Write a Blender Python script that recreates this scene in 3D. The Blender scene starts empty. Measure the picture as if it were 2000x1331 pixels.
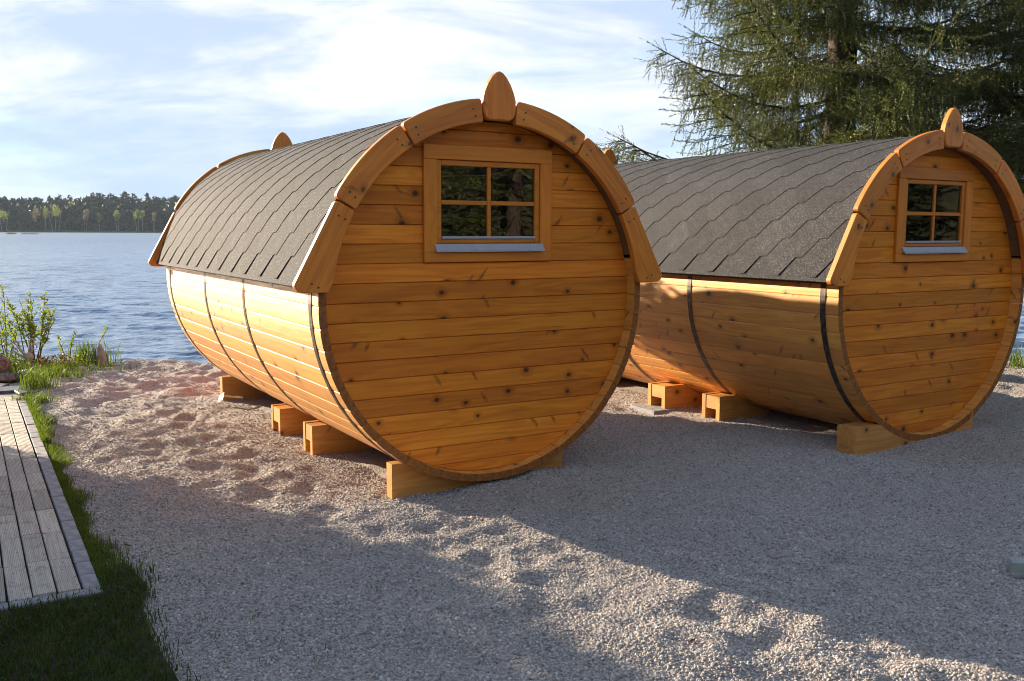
import bpy, math, random
import numpy as np
from mathutils import Matrix, Vector

scene = bpy.context.scene
COL = scene.collection
rng = np.random.default_rng(7)
random.seed(7)
R = math.radians

# ------------------------------------------------------------------ camera
CAM_H, PITCH, ROLL, FPX = 1.5673, 0.1169, 0.0035, 1835.4
cam_d = bpy.data.cameras.new('camera')
cam = bpy.data.objects.new('camera', cam_d)
COL.objects.link(cam)
cam_d.sensor_width = 36.0
cam_d.lens = 36.0 * FPX / 2000.0
cam_d.clip_start = 0.05
cam_d.clip_end = 6000
cam.location = (0, 0, CAM_H)
cam.rotation_euler = (Matrix.Rotation(math.pi / 2 - PITCH, 3, 'X') @ Matrix.Rotation(ROLL, 3, 'Z')).to_euler()
cam_d.dof.use_dof = True
cam_d.dof.focus_distance = 6.2
cam_d.dof.aperture_fstop = 22.0
scene.camera = cam

# ------------------------------------------------------------------ sun and sky
SUN_AZ = R(-33.3)          # the way the light travels over the ground, from +X
SUN_EL = R(14.5)
sd = bpy.data.lights.new('sun', 'SUN')
sd.energy = 5.0
sd.angle = R(0.5)
sd.color = (1.0, 0.82, 0.60)
so = bpy.data.objects.new('sun', sd)
COL.objects.link(so)
travel = Vector((math.cos(SUN_AZ) * math.cos(SUN_EL), math.sin(SUN_AZ) * math.cos(SUN_EL), -math.sin(SUN_EL)))
so.rotation_euler = (-travel).to_track_quat('Z', 'Y').to_euler()
so.location = (-20, 15, 12)

world = bpy.data.worlds.new('World')
scene.world = world
world.use_nodes = True
wt = world.node_tree
wt.nodes.clear()


class NT:
    """short-hand for building node trees"""
    def __init__(self, tree):
        self.t = tree

    def n(self, typ, ins=None, **props):
        nd = self.t.nodes.new(typ)
        for k, v in props.items():
            setattr(nd, k, v)
        if ins:
            for k, v in ins.items():
                s = nd.inputs[k]
                if isinstance(v, bpy.types.NodeSocket):
                    self.t.links.new(v, s)
                else:
                    s.default_value = v
        return nd

    def math(self, op, a, b=None, c=None, clamp=False):
        nd = self.t.nodes.new('ShaderNodeMath')
        nd.operation = op
        nd.use_clamp = clamp
        for i, v in enumerate((a, b, c)):
            if v is None:
                continue
            if isinstance(v, bpy.types.NodeSocket):
                self.t.links.new(v, nd.inputs[i])
            else:
                nd.inputs[i].default_value = v
        return nd.outputs[0]

    def vmath(self, op, a, b=None):
        nd = self.t.nodes.new('ShaderNodeVectorMath')
        nd.operation = op
        for i, v in enumerate((a, b)):
            if v is None:
                continue
            if isinstance(v, bpy.types.NodeSocket):
                self.t.links.new(v, nd.inputs[i])
            else:
                nd.inputs[i].default_value = v
        return nd.outputs[0]

    def mix(self, f, a, b, blend='MIX'):
        nd = self.t.nodes.new('ShaderNodeMix')
        nd.data_type = 'RGBA'
        nd.blend_type = blend
        for s, v in ((nd.inputs[0], f), (nd.inputs[6], a), (nd.inputs[7], b)):
            if isinstance(v, bpy.types.NodeSocket):
                self.t.links.new(v, s)
            else:
                s.default_value = (*v, 1) if isinstance(v, tuple) and len(v) == 3 else v
        return nd.outputs[2]

    def ramp(self, f, stops, interp='LINEAR'):
        nd = self.t.nodes.new('ShaderNodeValToRGB')
        nd.color_ramp.interpolation = interp
        e = nd.color_ramp.elements
        while len(e) < len(stops):
            e.new(0.5)
        for el, (p, c) in zip(e, stops):
            el.position = p
            el.color = (*c, 1) if len(c) == 3 else c
        self.t.links.new(f, nd.inputs[0])
        return nd.outputs[0]

    def mapr(self, v, a, b, c=0.0, d=1.0, smooth=True):
        nd = self.t.nodes.new('ShaderNodeMapRange')
        nd.interpolation_type = 'SMOOTHSTEP' if smooth else 'LINEAR'
        for i, x in enumerate((v, a, b, c, d)):
            if isinstance(x, bpy.types.NodeSocket):
                self.t.links.new(x, nd.inputs[i])
            else:
                nd.inputs[i].default_value = x
        return nd.outputs[0]

    def noise(self, vec, scale, detail=3.0, rough=0.55, dist=0.0):
        nd = self.n('ShaderNodeTexNoise', {'Scale': scale, 'Detail': detail, 'Roughness': rough, 'Distortion': dist})
        if vec is not None:
            self.t.links.new(vec, nd.inputs['Vector'])
        return nd.outputs['Fac']


W = NT(wt)
sky = W.n('ShaderNodeTexSky', sky_type='NISHITA', sun_disc=False, sun_elevation=SUN_EL, sun_rotation=R(-56.7),
          altitude=400.0, air_density=1.0, dust_density=0.3, ozone_density=2.5)
bg_sky = W.n('ShaderNodeBackground', {'Color': sky.outputs[0], 'Strength': 0.095})
tc = W.n('ShaderNodeTexCoord')
dirv = tc.outputs['Generated']
sep = W.n('ShaderNodeSeparateXYZ', {0: dirv})
zc_ = W.math('MAXIMUM', sep.outputs[2], 0.0)
den = W.math('ADD', zc_, 0.27)
cx = W.math('DIVIDE', sep.outputs[0], den)
cy = W.math('DIVIDE', sep.outputs[1], den)
cv = W.n('ShaderNodeCombineXYZ', {0: cx, 1: cy, 2: 18.3}).outputs[0]
T_sub = lambda a, b: W.math('SUBTRACT', a, b)
n1 = W.noise(W.vmath('MULTIPLY', cv, (0.80, 0.90, 1.0)), 1.0, 5.0, 0.52, 0.3)
n2 = W.noise(W.vmath('MULTIPLY', cv, (0.9, 1.35, 1.0)), 2.2, 5.0, 0.6, 0.3)
cl = W.math('ADD', W.math('MULTIPLY', n1, 0.75), W.math('MULTIPLY', n2, 0.25))
hi_ = W.mapr(sep.outputs[2], 0.24, 0.6, 0.0, 0.28)
cmask = W.mapr(T_sub(cl, hi_), 0.36, 0.55)
low = W.mapr(sep.outputs[2], 0.0, 0.20, 0.88, 0.30)
cmask = W.math('ADD', W.math('MULTIPLY', cmask, W.math('SUBTRACT', 0.95, low)), low)
shade = W.mapr(W.noise(W.vmath('MULTIPLY', cv, (1.1, 1.9, 1.0)), 1.7, 5.0, 0.6, 0.4), 0.35, 0.65)
ccol = W.mix(shade, (0.58, 0.70, 0.92), (1.06, 1.05, 1.03))
ccol = W.mix(W.mapr(sep.outputs[2], 0.02, 0.17, 0.92, 0.0), ccol, (0.46, 0.63, 0.90))
bg_cl = W.n('ShaderNodeBackground', {'Color': ccol, 'Strength': 0.34})
mx = W.n('ShaderNodeMixShader', {0: cmask, 1: bg_sky.outputs[0], 2: bg_cl.outputs[0]})
W.n('ShaderNodeOutputWorld', {'Surface': mx.outputs[0]})

scene.view_settings.view_transform = 'Standard'
scene.view_settings.look = 'None'
scene.view_settings.gamma = 1.0
scene.view_settings.use_curve_mapping = False
scene.view_settings.exposure = 1.66
scene.cycles.max_bounces = 8
scene.cycles.filter_width = 1.0
scene.cycles.transparent_max_bounces = 12
scene.cycles.caustics_reflective = False
scene.cycles.caustics_refractive = False
try:
    scene.cycles.use_denoising = True
except Exception:
    pass


# ------------------------------------------------------------------ helpers
def tag(o, label=None, cat=None, group=None, kind=None):
    if label: o['label'] = label
    if cat: o['category'] = cat
    if group: o['group'] = group
    if kind: o['kind'] = kind
    return o


def link(o, parent=None, mat=None):
    COL.objects.link(o)
    if parent is not None:
        o.parent = parent
    if mat is not None:
        o.matrix_local = mat
    return o


def empty(name, loc=(0, 0, 0), rz=0.0):
    o = bpy.data.objects.new(name, None)
    o.empty_display_size = 0.2
    COL.objects.link(o)
    o.location = loc
    o.rotation_euler = (0, 0, rz)
    return o


def mesh_np(name, verts, faces, mat=None, smooth=False):
    """verts (N,3); faces: (M,k) array or list of index lists"""
    me = bpy.data.meshes.new(name)
    v = np.ascontiguousarray(verts, dtype=np.float32)
    if isinstance(faces, np.ndarray) and faces.ndim == 2:
        k = faces.shape[1]
        m = len(faces)
        me.vertices.add(len(v))
        me.vertices.foreach_set('co', v.ravel())
        me.loops.add(m * k)
        me.loops.foreach_set('vertex_index', faces.astype(np.int32).ravel())
        me.polygons.add(m)
        me.polygons.foreach_set('loop_start', np.arange(0, m * k, k, dtype=np.int32))
        me.polygons.foreach_set('loop_total', np.full(m, k, dtype=np.int32))
        me.update(calc_edges=True)
    else:
        me.from_pydata([tuple(map(float, p)) for p in v], [], [list(map(int, f)) for f in faces])
        me.update()
    if smooth:
        me.polygons.foreach_set('use_smooth', np.ones(len(me.polygons), dtype=bool))
    if mat is not None:
        me.materials.append(mat)
    return me


def obj(name, me, parent=None, mat=None):
    return link(bpy.data.objects.new(name, me), parent, mat)


class MB:
    """collects shapes into one mesh"""
    def __init__(self):
        self.v, self.f = [], []

    def add(self, vs, fs):
        b = len(self.v)
        self.v += [tuple(p) for p in vs]
        self.f += [[b + i for i in f] for f in fs]
        return self

    def box(self, x0, x1, y0, y1, z0, z1):
        return self.add([(x0, y0, z0), (x1, y0, z0), (x1, y1, z0), (x0, y1, z0), (x0, y0, z1), (x1, y0, z1), (x1, y1, z1), (x0, y1, z1)],
                        [(0, 3, 2, 1), (4, 5, 6, 7), (0, 1, 5, 4), (1, 2, 6, 5), (2, 3, 7, 6), (3, 0, 4, 7)])

    def cbox(self, x0, x1, y0, y1, z0, z1, c):
        """box with chamfered edges all round (rounded look)"""
        xs, ys, zs = (x0, x0 + c, x1 - c, x1), (y0, y0 + c, y1 - c, y1), (z0, z0 + c, z1 - c, z1)
        idx, vs = {}, []
        for i in range(4):
            for j in range(4):
                for k in range(4):
                    ext = (i in (0, 3)) + (j in (0, 3)) + (k in (0, 3))
                    if ext == 1:
                        idx[i, j, k] = len(vs)
                        vs.append((xs[i], ys[j], zs[k]))
        fs = []
        for a in (0, 3):
            q = [idx[a, 1, 1], idx[a, 2, 1], idx[a, 2, 2], idx[a, 1, 2]]
            fs.append(q if a else q[::-1])
            q = [idx[1, a, 1], idx[1, a, 2], idx[2, a, 2], idx[2, a, 1]]
            fs.append(q if a else q[::-1])
            q = [idx[1, 1, a], idx[2, 1, a], idx[2, 2, a], idx[1, 2, a]]
            fs.append(q if a else q[::-1])
        inn = {0: 1, 3: 2}
        for a in (0, 3):
            for b in (0, 3):
                fs.append([idx[a, inn[b], 1], idx[a, inn[b], 2], idx[inn[a], b, 2], idx[inn[a], b, 1]])
                fs.append([idx[a, 1, inn[b]], idx[a, 2, inn[b]], idx[inn[a], 2, b], idx[inn[a], 1, b]])
                fs.append([idx[1, a, inn[b]], idx[2, a, inn[b]], idx[2, inn[a], b], idx[1, inn[a], b]])
                for c_ in (0, 3):
                    fs.append([idx[a, inn[b], inn[c_]], idx[inn[a], b, inn[c_]], idx[inn[a], inn[b], c_]])
        return self.add(vs, fs)

    def prism(self, pts, z0, z1, ch=0.0):
        """polygon (x,y) ccw extruded along z, with chamfer at both faces"""
        n = len(pts)
        P = np.array(pts, float)
        if ch > 0:
            d = np.roll(P, -1, 0) - P
            d /= np.linalg.norm(d, axis=1)[:, None] + 1e-9
            nrm = np.stack([-d[:, 1], d[:, 0]], 1)
            b = nrm + np.roll(nrm, 1, 0)
            b /= np.maximum((b * nrm).sum(1), 0.3)[:, None]
            Q = P + b * ch
            rings = [(Q, z0), (P, z0 + ch), (P, z1 - ch), (Q, z1)]
        else:
            rings = [(P, z0), (P, z1)]
        vs = [(x, y, z) for ring, z in rings for x, y in ring]
        fs = [list(range(n))[::-1], [(len(rings) - 1) * n + i for i in range(n)]]
        for k in range(len(rings) - 1):
            for i in range(n):
                j = (i + 1) % n
                fs.append([k * n + i, k * n + j, (k + 1) * n + j, (k + 1) * n + i])
        return self.add(vs, fs)

    def tube(self, pts, rad, sides=6):
        pts = [Vector(p) for p in pts]
        rads = rad if hasattr(rad, '__len__') else [rad] * len(pts)
        vs = []
        for i, p in enumerate(pts):
            d = (pts[min(i + 1, len(pts) - 1)] - pts[max(i - 1, 0)]).normalized()
            a = d.cross(Vector((0, 0, 1)) if abs(d.z) < 0.9 else Vector((1, 0, 0))).normalized()
            b = d.cross(a)
            for k in range(sides):
                t = 2 * math.pi * k / sides
                vs.append(p + (a * math.cos(t) + b * math.sin(t)) * rads[i])
        fs = []
        for i in range(len(pts) - 1):
            for k in range(sides):
                l = (k + 1) % sides
                fs.append((i * sides + k, i * sides + l, (i + 1) * sides + l, (i + 1) * sides + k))
        fs.append(list(range(sides))[::-1])
        fs.append([(len(pts) - 1) * sides + k for k in range(sides)])
        return self.add(vs, fs)

    def me(self, name, mat, smooth=False):
        m = mesh_np(name, np.array(self.v), self.f, mat, smooth)
        return m


def fix_normals(me):
    import bmesh
    bm = bmesh.new()
    bm.from_mesh(me)
    bmesh.ops.recalc_face_normals(bm, faces=bm.faces)
    bm.to_mesh(me)
    bm.free()
    return me


def smooth_noise(shape, cell, wavelength, seed, power=2.0):
    """band-limited random height field made by filtering white noise"""
    g = np.random.default_rng(seed)
    w = np.fft.rfft2(g.standard_normal(shape))
    fy = np.fft.fftfreq(shape[0], cell)[:, None]
    fx = np.fft.rfftfreq(shape[1], cell)[None, :]
    f = np.hypot(fx, fy)
    h = np.fft.irfft2(w * np.exp(-(f * wavelength) ** power), shape)
    return h / h.std()


# ------------------------------------------------------------------ materials
def new_mat(name):
    m = bpy.data.materials.new(name)
    m.use_nodes = True
    m.node_tree.nodes.clear()
    return m, NT(m.node_tree)


def finish(T, bsdf, disp=None):
    T.n('ShaderNodeOutputMaterial', {'Surface': bsdf})


def pbsdf(T, color, rough=0.6, spec=0.5, normal=None, **kw):
    ins = {'Base Color': color if isinstance(color, bpy.types.NodeSocket) else (*color, 1), 'Roughness': rough, 'Specular IOR Level': spec}
    if normal is not None:
        ins['Normal'] = normal
    ins.update(kw)
    return T.n('ShaderNodeBsdfPrincipled', ins).outputs[0]


def plain(name, color, rough=0.6, spec=0.5, var=0.15, scale=20.0, bump=0.0, **kw):
    m, T = new_mat(name)
    tcn = T.n('ShaderNodeTexCoord').outputs['Object']
    nz = T.noise(tcn, scale, 4.0, 0.6)
    lo = tuple(c * (1 - var) for c in color)
    hi = tuple(min(1, c * (1 + var)) for c in color)
    col = T.mix(T.mapr(nz, 0.3, 0.7), lo, hi)
    nrm = None
    if bump:
        nrm = T.n('ShaderNodeBump', {'Strength': 0.6, 'Distance': bump, 'Height': nz}).outputs[0]
    finish(T, pbsdf(T, col, rough, spec, nrm, **kw))
    return m


def wood(name, light, dark, knot=1.0, grain=1.0, rough=0.42, spec=0.5, knot_scale=4.1, tint=0.14, coat=0.0):
    """glazed pine: long grain, rings, knots with haloes, slanting spike knots, fine checks"""
    m, T = new_mat(name)
    rnd = T.n('ShaderNodeObjectInfo').outputs['Random']
    oc = T.n('ShaderNodeTexCoord').outputs['Object']
    off = T.n('ShaderNodeCombineXYZ', {0: T.math('MULTIPLY', rnd, 71.0), 1: T.math('MULTIPLY', rnd, 131.0), 2: T.math('MULTIPLY', rnd, 17.0)}).outputs[0]
    p = T.vmath('ADD', oc, off)
    wob = T.noise(p, 9.0, 2.0)
    wobv = T.n('ShaderNodeCombineXYZ', {0: T.math('MULTIPLY', wob, 0.02), 1: T.math('MULTIPLY', wob, 0.012), 2: 0.0}).outputs[0]
    pk = T.vmath('ADD', p, wobv)
    sp = T.n('ShaderNodeSeparateXYZ', {0: pk})
    # round knots
    kv = T.n('ShaderNodeCombineXYZ', {0: T.math('MULTIPLY', sp.outputs[0], 0.8), 1: sp.outputs[1], 2: 0.0}).outputs[0]
    sgn = T.math('SIGN', T.math('SUBTRACT', T.math('FRACT', T.math('MULTIPLY', rnd, 7.3)), 0.5))
    curv = T.math('MULTIPLY', T.math('SUBTRACT', T.noise(p, 5.0, 1.0), 0.5), 0.10)
    kv2 = T.n('ShaderNodeCombineXYZ', {0: T.math('ADD', T.math('MULTIPLY', T.math('MULTIPLY', sp.outputs[0], 0.8), sgn), curv), 1: T.math('ADD', sp.outputs[1], curv), 2: 0.0}).outputs[0]
    vo = T.n('ShaderNodeTexVoronoi', {'Vector': kv, 'Scale': knot_scale}, voronoi_dimensions='2D', feature='F1')
    vc = T.n('ShaderNodeSeparateColor', {0: vo.outputs['Color']})
    gate = T.math('GREATER_THAN', vc.outputs[0], 0.30)
    rad = T.math('MULTIPLY', T.math('ADD', T.math('MULTIPLY', vc.outputs[1], 0.013), 0.0090), knot_scale)
    dn = T.math('DIVIDE', vo.outputs['Distance'], rad)
    kmask = T.math('MULTIPLY', T.mapr(dn, 0.65, 1.15, 1.0, 0.0), gate)
    halo = T.math('MULTIPLY', T.mapr(dn, 0.9, 3.2, 1.0, 0.0), gate)
    core = T.math('MULTIPLY', T.mapr(dn, 0.2, 0.7, 1.0, 0.0), gate)
    # spike knots, slanting across the board
    rot = T.n('ShaderNodeMapping', {'Vector': kv2, 'Rotation': (0, 0, R(62)), 'Scale': (1.0, 0.24, 1.0)}, vector_type='TEXTURE').outputs[0]
    vs = T.n('ShaderNodeTexVoronoi', {'Vector': rot, 'Scale': 2.1}, voronoi_dimensions='2D', feature='F1')
    vsc = T.n('ShaderNodeSeparateColor', {0: vs.outputs['Color']})
    sg = T.math('GREATER_THAN', vsc.outputs[0], 0.60)
    spike = T.math('MULTIPLY', T.math('MULTIPLY', T.mapr(vs.outputs['Distance'], 0.04, 0.12, 1.0, 0.0), T.mapr(T.noise(p, 60.0, 2.0), 0.3, 0.6, 0.35, 1.0)), sg)
    # grain bends round the knots
    bend = T.math('MULTIPLY', halo, 0.020)
    yb = T.math('ADD', sp.outputs[1], bend)
    gv = T.n('ShaderNodeCombineXYZ', {0: T.math('MULTIPLY', sp.outputs[0], 1.3), 1: T.math('MULTIPLY', yb, 34.0), 2: T.math('MULTIPLY', sp.outputs[2], 34.0)}).outputs[0]
    g1 = T.noise(gv, 1.6, 4.0, 0.6, 0.25)
    lv = T.n('ShaderNodeCombineXYZ', {0: T.math('MULTIPLY', sp.outputs[0], 0.55), 1: T.math('MULTIPLY', yb, 5.0), 2: T.math('MULTIPLY', sp.outputs[2], 5.0)}).outputs[0]
    g2 = T.noise(lv, 1.5, 2.0, 0.5)
    rings = T.math('SINE', T.math('ADD', T.math('MULTIPLY', g2, 46.0), T.math('MULTIPLY', yb, 60.0)))
    rings = T.mapr(rings, -0.6, 1.0)
    gr = T.math('ADD', T.math('MULTIPLY', T.mapr(g1, 0.3, 0.7), 0.55), T.math('MULTIPLY', rings, 0.45))
    col = T.mix(T.math('MULTIPLY', gr, 0.8 * grain), light, dark)
    big = T.noise(T.vmath('MULTIPLY', p, (1.2, 6.0, 6.0)), 1.3, 2.0)
    col = T.mix(T.mapr(big, 0.35, 0.7, 0.0, 0.35 * grain), col, dark)
    halo_c = tuple(c * 0.62 for c in dark)
    col = T.mix(T.math('MULTIPLY', halo, 0.55 * knot), col, halo_c)
    col = T.mix(T.math('MULTIPLY', kmask, 0.80 * knot), col, (0.075, 0.024, 0.007))
    col = T.mix(T.math('MULTIPLY', core, 0.7 * knot), col, (0.028, 0.012, 0.006))
    col = T.mix(T.math('MULTIPLY', spike, 0.68 * knot), col, (0.10, 0.033, 0.009))
    # fine checks
    ck = T.noise(T.n('ShaderNodeCombineXYZ', {0: T.math('MULTIPLY', sp.outputs[0], 2.2), 1: T.math('MULTIPLY', yb, 110.0), 2: 0.0}).outputs[0], 1.0, 2.0, 0.4)
    ckm = T.mapr(ck, 0.74, 0.80)
    col = T.mix(T.math('MULTIPLY', ckm, 0.7), col, (0.05, 0.018, 0.006))
    # every board its own tone
    tn = T.math('ADD', T.math('MULTIPLY', T.math('SUBTRACT', T.math('FRACT', T.math('MULTIPLY', rnd, 13.7)), 0.5), 2 * tint), 1.0)
    hs = T.n('ShaderNodeHueSaturation', {'Color': col, 'Hue': T.math('ADD', 0.497, T.math('MULTIPLY', T.math('FRACT', T.math('MULTIPLY', rnd, 29.3)), 0.006)), 'Saturation': 1.0, 'Value': tn, 'Fac': 1.0}).outputs[0]
    hgt = T.math('SUBTRACT', T.math('MULTIPLY', gr, 0.5), T.math('ADD', T.math('MULTIPLY', kmask, 0.3), ckm))
    bump = T.n('ShaderNodeBump', {'Strength': 0.35, 'Distance': 0.0016, 'Height': hgt}).outputs[0]
    rg = T.math('ADD', rough - 0.06, T.math('MULTIPLY', gr, 0.14))
    finish(T, pbsdf(T, hs, rg, spec, bump, **({'Coat Weight': coat, 'Coat Roughness': 0.5} if coat else {})))
    return m


M = {}
M['face'] = wood('glazed_pine_face', (0.84, 0.290, 0.027), (0.55, 0.142, 0.011), spec=0.3, tint=0.21)
M['stave'] = wood('glazed_pine_stave', (0.82, 0.385, 0.068), (0.60, 0.225, 0.030), rough=0.58, spec=0.6, coat=0.5)
M['gable'] = wood('glazed_pine_gable', (0.80, 0.270, 0.025), (0.54, 0.140, 0.011), knot_scale=3.2, knot=0.8, rough=0.45, coat=0.2)
M['trim'] = wood('glazed_trim', (0.74, 0.250, 0.022), (0.57, 0.162, 0.013), knot=0.0, rough=0.4)
M['beam'] = wood('glazed_beam', (0.60, 0.300, 0.075), (0.42, 0.170, 0.036), knot=0.9, rough=0.5)
M['eave'] = plain('brown_eave', (0.16, 0.055, 0.018), 0.6)
M['end'] = plain('stave_end_grain', (0.27, 0.095, 0.018), 0.6, 0.4, 0.35, 30.0)
M['steel'] = plain('strap_steel', (0.10, 0.085, 0.075), 0.42, 0.5, 0.45, 26.0, Metallic=0.75)
M['alu'] = plain('sill_aluminium', (0.40, 0.405, 0.44), 0.45, 0.4, 0.06)
M['white_pad'] = plain('white_cotton', (0.75, 0.75, 0.75), 0.9)
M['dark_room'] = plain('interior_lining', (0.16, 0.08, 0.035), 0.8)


def shingle_mat():
    m, T = new_mat('bitumen_granules')
    oc = T.n('ShaderNodeTexCoord').outputs['Object']
    rnd = T.n('ShaderNodeObjectInfo').outputs['Random']
    v = T.n('ShaderNodeTexVoronoi', {'Vector': oc, 'Scale': 230.0}, feature='F1')
    c1 = T.n('ShaderNodeSeparateColor', {0: v.outputs['Color']}).outputs[0]
    col = T.ramp(c1, [(0.0, (0.012, 0.0118, 0.013)), (0.55, (0.028, 0.0275, 0.0295)), (0.85, (0.055, 0.0535, 0.056)), (1.0, (0.18, 0.175, 0.175))])
    big = T.noise(T.vmath('ADD', oc, T.n('ShaderNodeCombineXYZ', {0: T.math('MULTIPLY', rnd, 50.0), 1: 0.0, 2: 0.0}).outputs[0]), 7.0, 3.0)
    col = T.mix(T.mapr(big, 0.3, 0.75, 0.0, 0.25), col, (0.046, 0.045, 0.046))
    val = T.math('ADD', 0.80, T.math('MULTIPLY', rnd, 0.38))
    col = T.n('ShaderNodeHueSaturation', {'Color': col, 'Value': val}).outputs[0]
    bump = T.n('ShaderNodeBump', {'Strength': 0.7, 'Distance': 0.0025, 'Height': v.outputs['Distance']}).outputs[0]
    finish(T, pbsdf(T, col, 0.85, 0.28, bump))
    return m


M['shingle'] = shingle_mat()


def glass_mat():
    m, T = new_mat('window_glass')
    fr = T.n('ShaderNodeFresnel', {'IOR': 1.52}).outputs[0]
    fr = T.math('ADD', T.math('MULTIPLY', fr, 1.15), 0.01, clamp=True)
    tr = T.n('ShaderNodeBsdfTransparent', {'Color': (0.80, 0.84, 0.83, 1)}).outputs[0]
    wv = T.noise(T.n('ShaderNodeTexCoord').outputs['Object'], 5.0, 2.0)
    bp = T.n('ShaderNodeBump', {'Strength': 0.10, 'Distance': 0.003, 'Height': wv}).outputs[0]
    gl = T.n('ShaderNodeBsdfGlossy', {'Roughness': 0.01, 'Color': (1, 1, 1, 1), 'Normal': bp}).outputs[0]
    mx_ = T.n('ShaderNodeMixShader', {0: fr, 1: tr, 2: gl}).outputs[0]
    finish(T, mx_)
    return m


M['glass'] = glass_mat()

GRAVEL_STOPS = [(0.0, (0.16, 0.147, 0.14)), (0.22, (0.30, 0.275, 0.255)), (0.5, (0.44, 0.405, 0.37)), (0.72, (0.55, 0.505, 0.455)), (0.9, (0.46, 0.37, 0.30)), (1.0, (0.70, 0.69, 0.68))]


def gravel_mat():
    m, T = new_mat('fine_gravel')
    oc = T.n('ShaderNodeTexCoord').outputs['Object']
    v = T.n('ShaderNodeTexVoronoi', {'Vector': oc, 'Scale': 165.0}, feature='F1')
    c = T.n('ShaderNodeSeparateColor', {0: v.outputs['Color']}).outputs[0]
    col = T.ramp(c, GRAVEL_STOPS)
    edge = T.mapr(v.outputs['Distance'], 0.45, 0.85, 0.0, 0.45)
    col = T.mix(edge, col, (0.075, 0.065, 0.06))
    big = T.noise(oc, 0.9, 4.0, 0.6)
    col = T.mix(T.mapr(big, 0.35, 0.7, 0.0, 0.2), col, (0.40, 0.365, 0.33))
    h = T.math('SUBTRACT', 1.0, v.outputs['Distance'])
    mid = T.noise(oc, 30.0, 3.0, 0.6)
    bump = T.n('ShaderNodeBump', {'Strength': 0.9, 'Distance': 0.006, 'Height': h}).outputs[0]
    bump2 = T.n('ShaderNodeBump', {'Strength': 0.8, 'Distance': 0.012, 'Height': mid, 'Normal': bump}).outputs[0]
    finish(T, pbsdf(T, col, 0.85, 0.3, bump2))
    return m


def pebble_mat():
    m, T = new_mat('gravel_pebble')
    rnd = T.n('ShaderNodeObjectInfo').outputs['Random']
    col = T.ramp(rnd, GRAVEL_STOPS)
    nz = T.noise(T.n('ShaderNodeTexCoord').outputs['Object'], 3.0, 3.0)
    col = T.mix(T.mapr(nz, 0.3, 0.7, 0.0, 0.3), col, (0.22, 0.19, 0.17))
    finish(T, pbsdf(T, col, 0.75, 0.35))
    return m


M['gravel'] = gravel_mat()
M['pebble'] = pebble_mat()


def leaf_mat(name, a, b, scale=3.0, trans=0.35, rough=0.55, spec=0.3):
    m, T = new_mat(name)
    g = T.n('ShaderNodeNewGeometry')
    oc = T.n('ShaderNodeTexCoord').outputs['Object']
    isl = g.outputs['Random Per Island']
    nz = T.noise(oc, scale, 3.0, 0.6)
    f = T.math('ADD', T.math('MULTIPLY', isl, 0.55), T.math('MULTIPLY', T.mapr(nz, 0.3, 0.7), 0.45))
    col = T.mix(f, a, b)
    d = pbsdf(T, col, rough, spec)
    tl = T.n('ShaderNodeBsdfTranslucent', {'Color': T.mix(1.0, col, (1.15, 1.2, 0.55), 'MULTIPLY')}).outputs[0]
    finish(T, T.n('ShaderNodeMixShader', {0: trans, 1: d, 2: tl}).outputs[0])
    return m


M['needle'] = leaf_mat('spruce_needles', (0.014, 0.026, 0.010), (0.150, 0.165, 0.038), 3.2, 0.25)
M['bark'] = plain('spruce_bark', (0.060, 0.044, 0.034), 0.9, 0.2, 0.5, 14.0, 0.02)
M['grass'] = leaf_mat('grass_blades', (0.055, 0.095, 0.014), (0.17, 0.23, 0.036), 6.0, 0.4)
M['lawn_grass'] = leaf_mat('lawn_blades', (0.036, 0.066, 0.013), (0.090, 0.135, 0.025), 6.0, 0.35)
M['soil'] = plain('lawn_soil', (0.045, 0.038, 0.022), 0.95, 0.2, 0.4, 18.0, 0.01)
M['land'] = plain('land_turf', (0.055, 0.055, 0.030), 0.95, 0.2, 0.4, 3.0, 0.02)
M['willow_leaf'] = leaf_mat('willow_leaves', (0.12, 0.18, 0.028), (0.32, 0.38, 0.065), 8.0, 0.45)
M['twig'] = plain('shrub_bark', (0.14, 0.085, 0.045), 0.85, 0.2, 0.35, 30.0)
M['orange_leaf'] = leaf_mat('russet_leaves', (0.20, 0.15, 0.035), (0.38, 0.19, 0.07), 9.0, 0.35)
M['stone'] = plain('grey_stone', (0.30, 0.28, 0.25), 0.85, 0.3, 0.35, 16.0, 0.012)
M['red_stone'] = plain('reddish_stone', (0.19, 0.13, 0.105), 0.85, 0.3, 0.6, 22.0, 0.02)
M['slate'] = plain('slate', (0.11, 0.12, 0.14), 0.55, 0.4, 0.3, 12.0, 0.004)
M['kerb'] = plain('kerb_concrete', (0.28, 0.28, 0.29), 0.85, 0.3, 0.22, 22.0, 0.003)
M['pine_forest'] = leaf_mat('far_conifers', (0.018, 0.032, 0.026), (0.050, 0.066, 0.040), 0.06, 0.1)
M['birch_leaf'] = leaf_mat('far_birch_leaves', (0.15, 0.19, 0.04), (0.30, 0.32, 0.08), 0.3, 0.35)
M['birch_pink'] = leaf_mat('far_bare_birch_twigs', (0.17, 0.13, 0.075), (0.26, 0.20, 0.12), 0.3, 0.2)
M['birch_bark'] = plain('birch_bark', (0.24, 0.225, 0.20), 0.8, 0.3, 0.3, 1.5)
M['reed'] = leaf_mat('dry_reed', (0.20, 0.14, 0.075), (0.34, 0.26, 0.14), 2.0, 0.2)
M['paper'] = plain('white_card', (0.82, 0.82, 0.82), 0.6, 0.3, 0.02)
M['pale_plastic'] = plain('pale_grey_profile', (0.34, 0.35, 0.33), 0.6, 0.4, 0.12, 14.0)
M['dead_leaf'] = plain('dead_leaf', (0.16, 0.065, 0.03), 0.8, 0.2, 0.3, 40.0)
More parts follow.
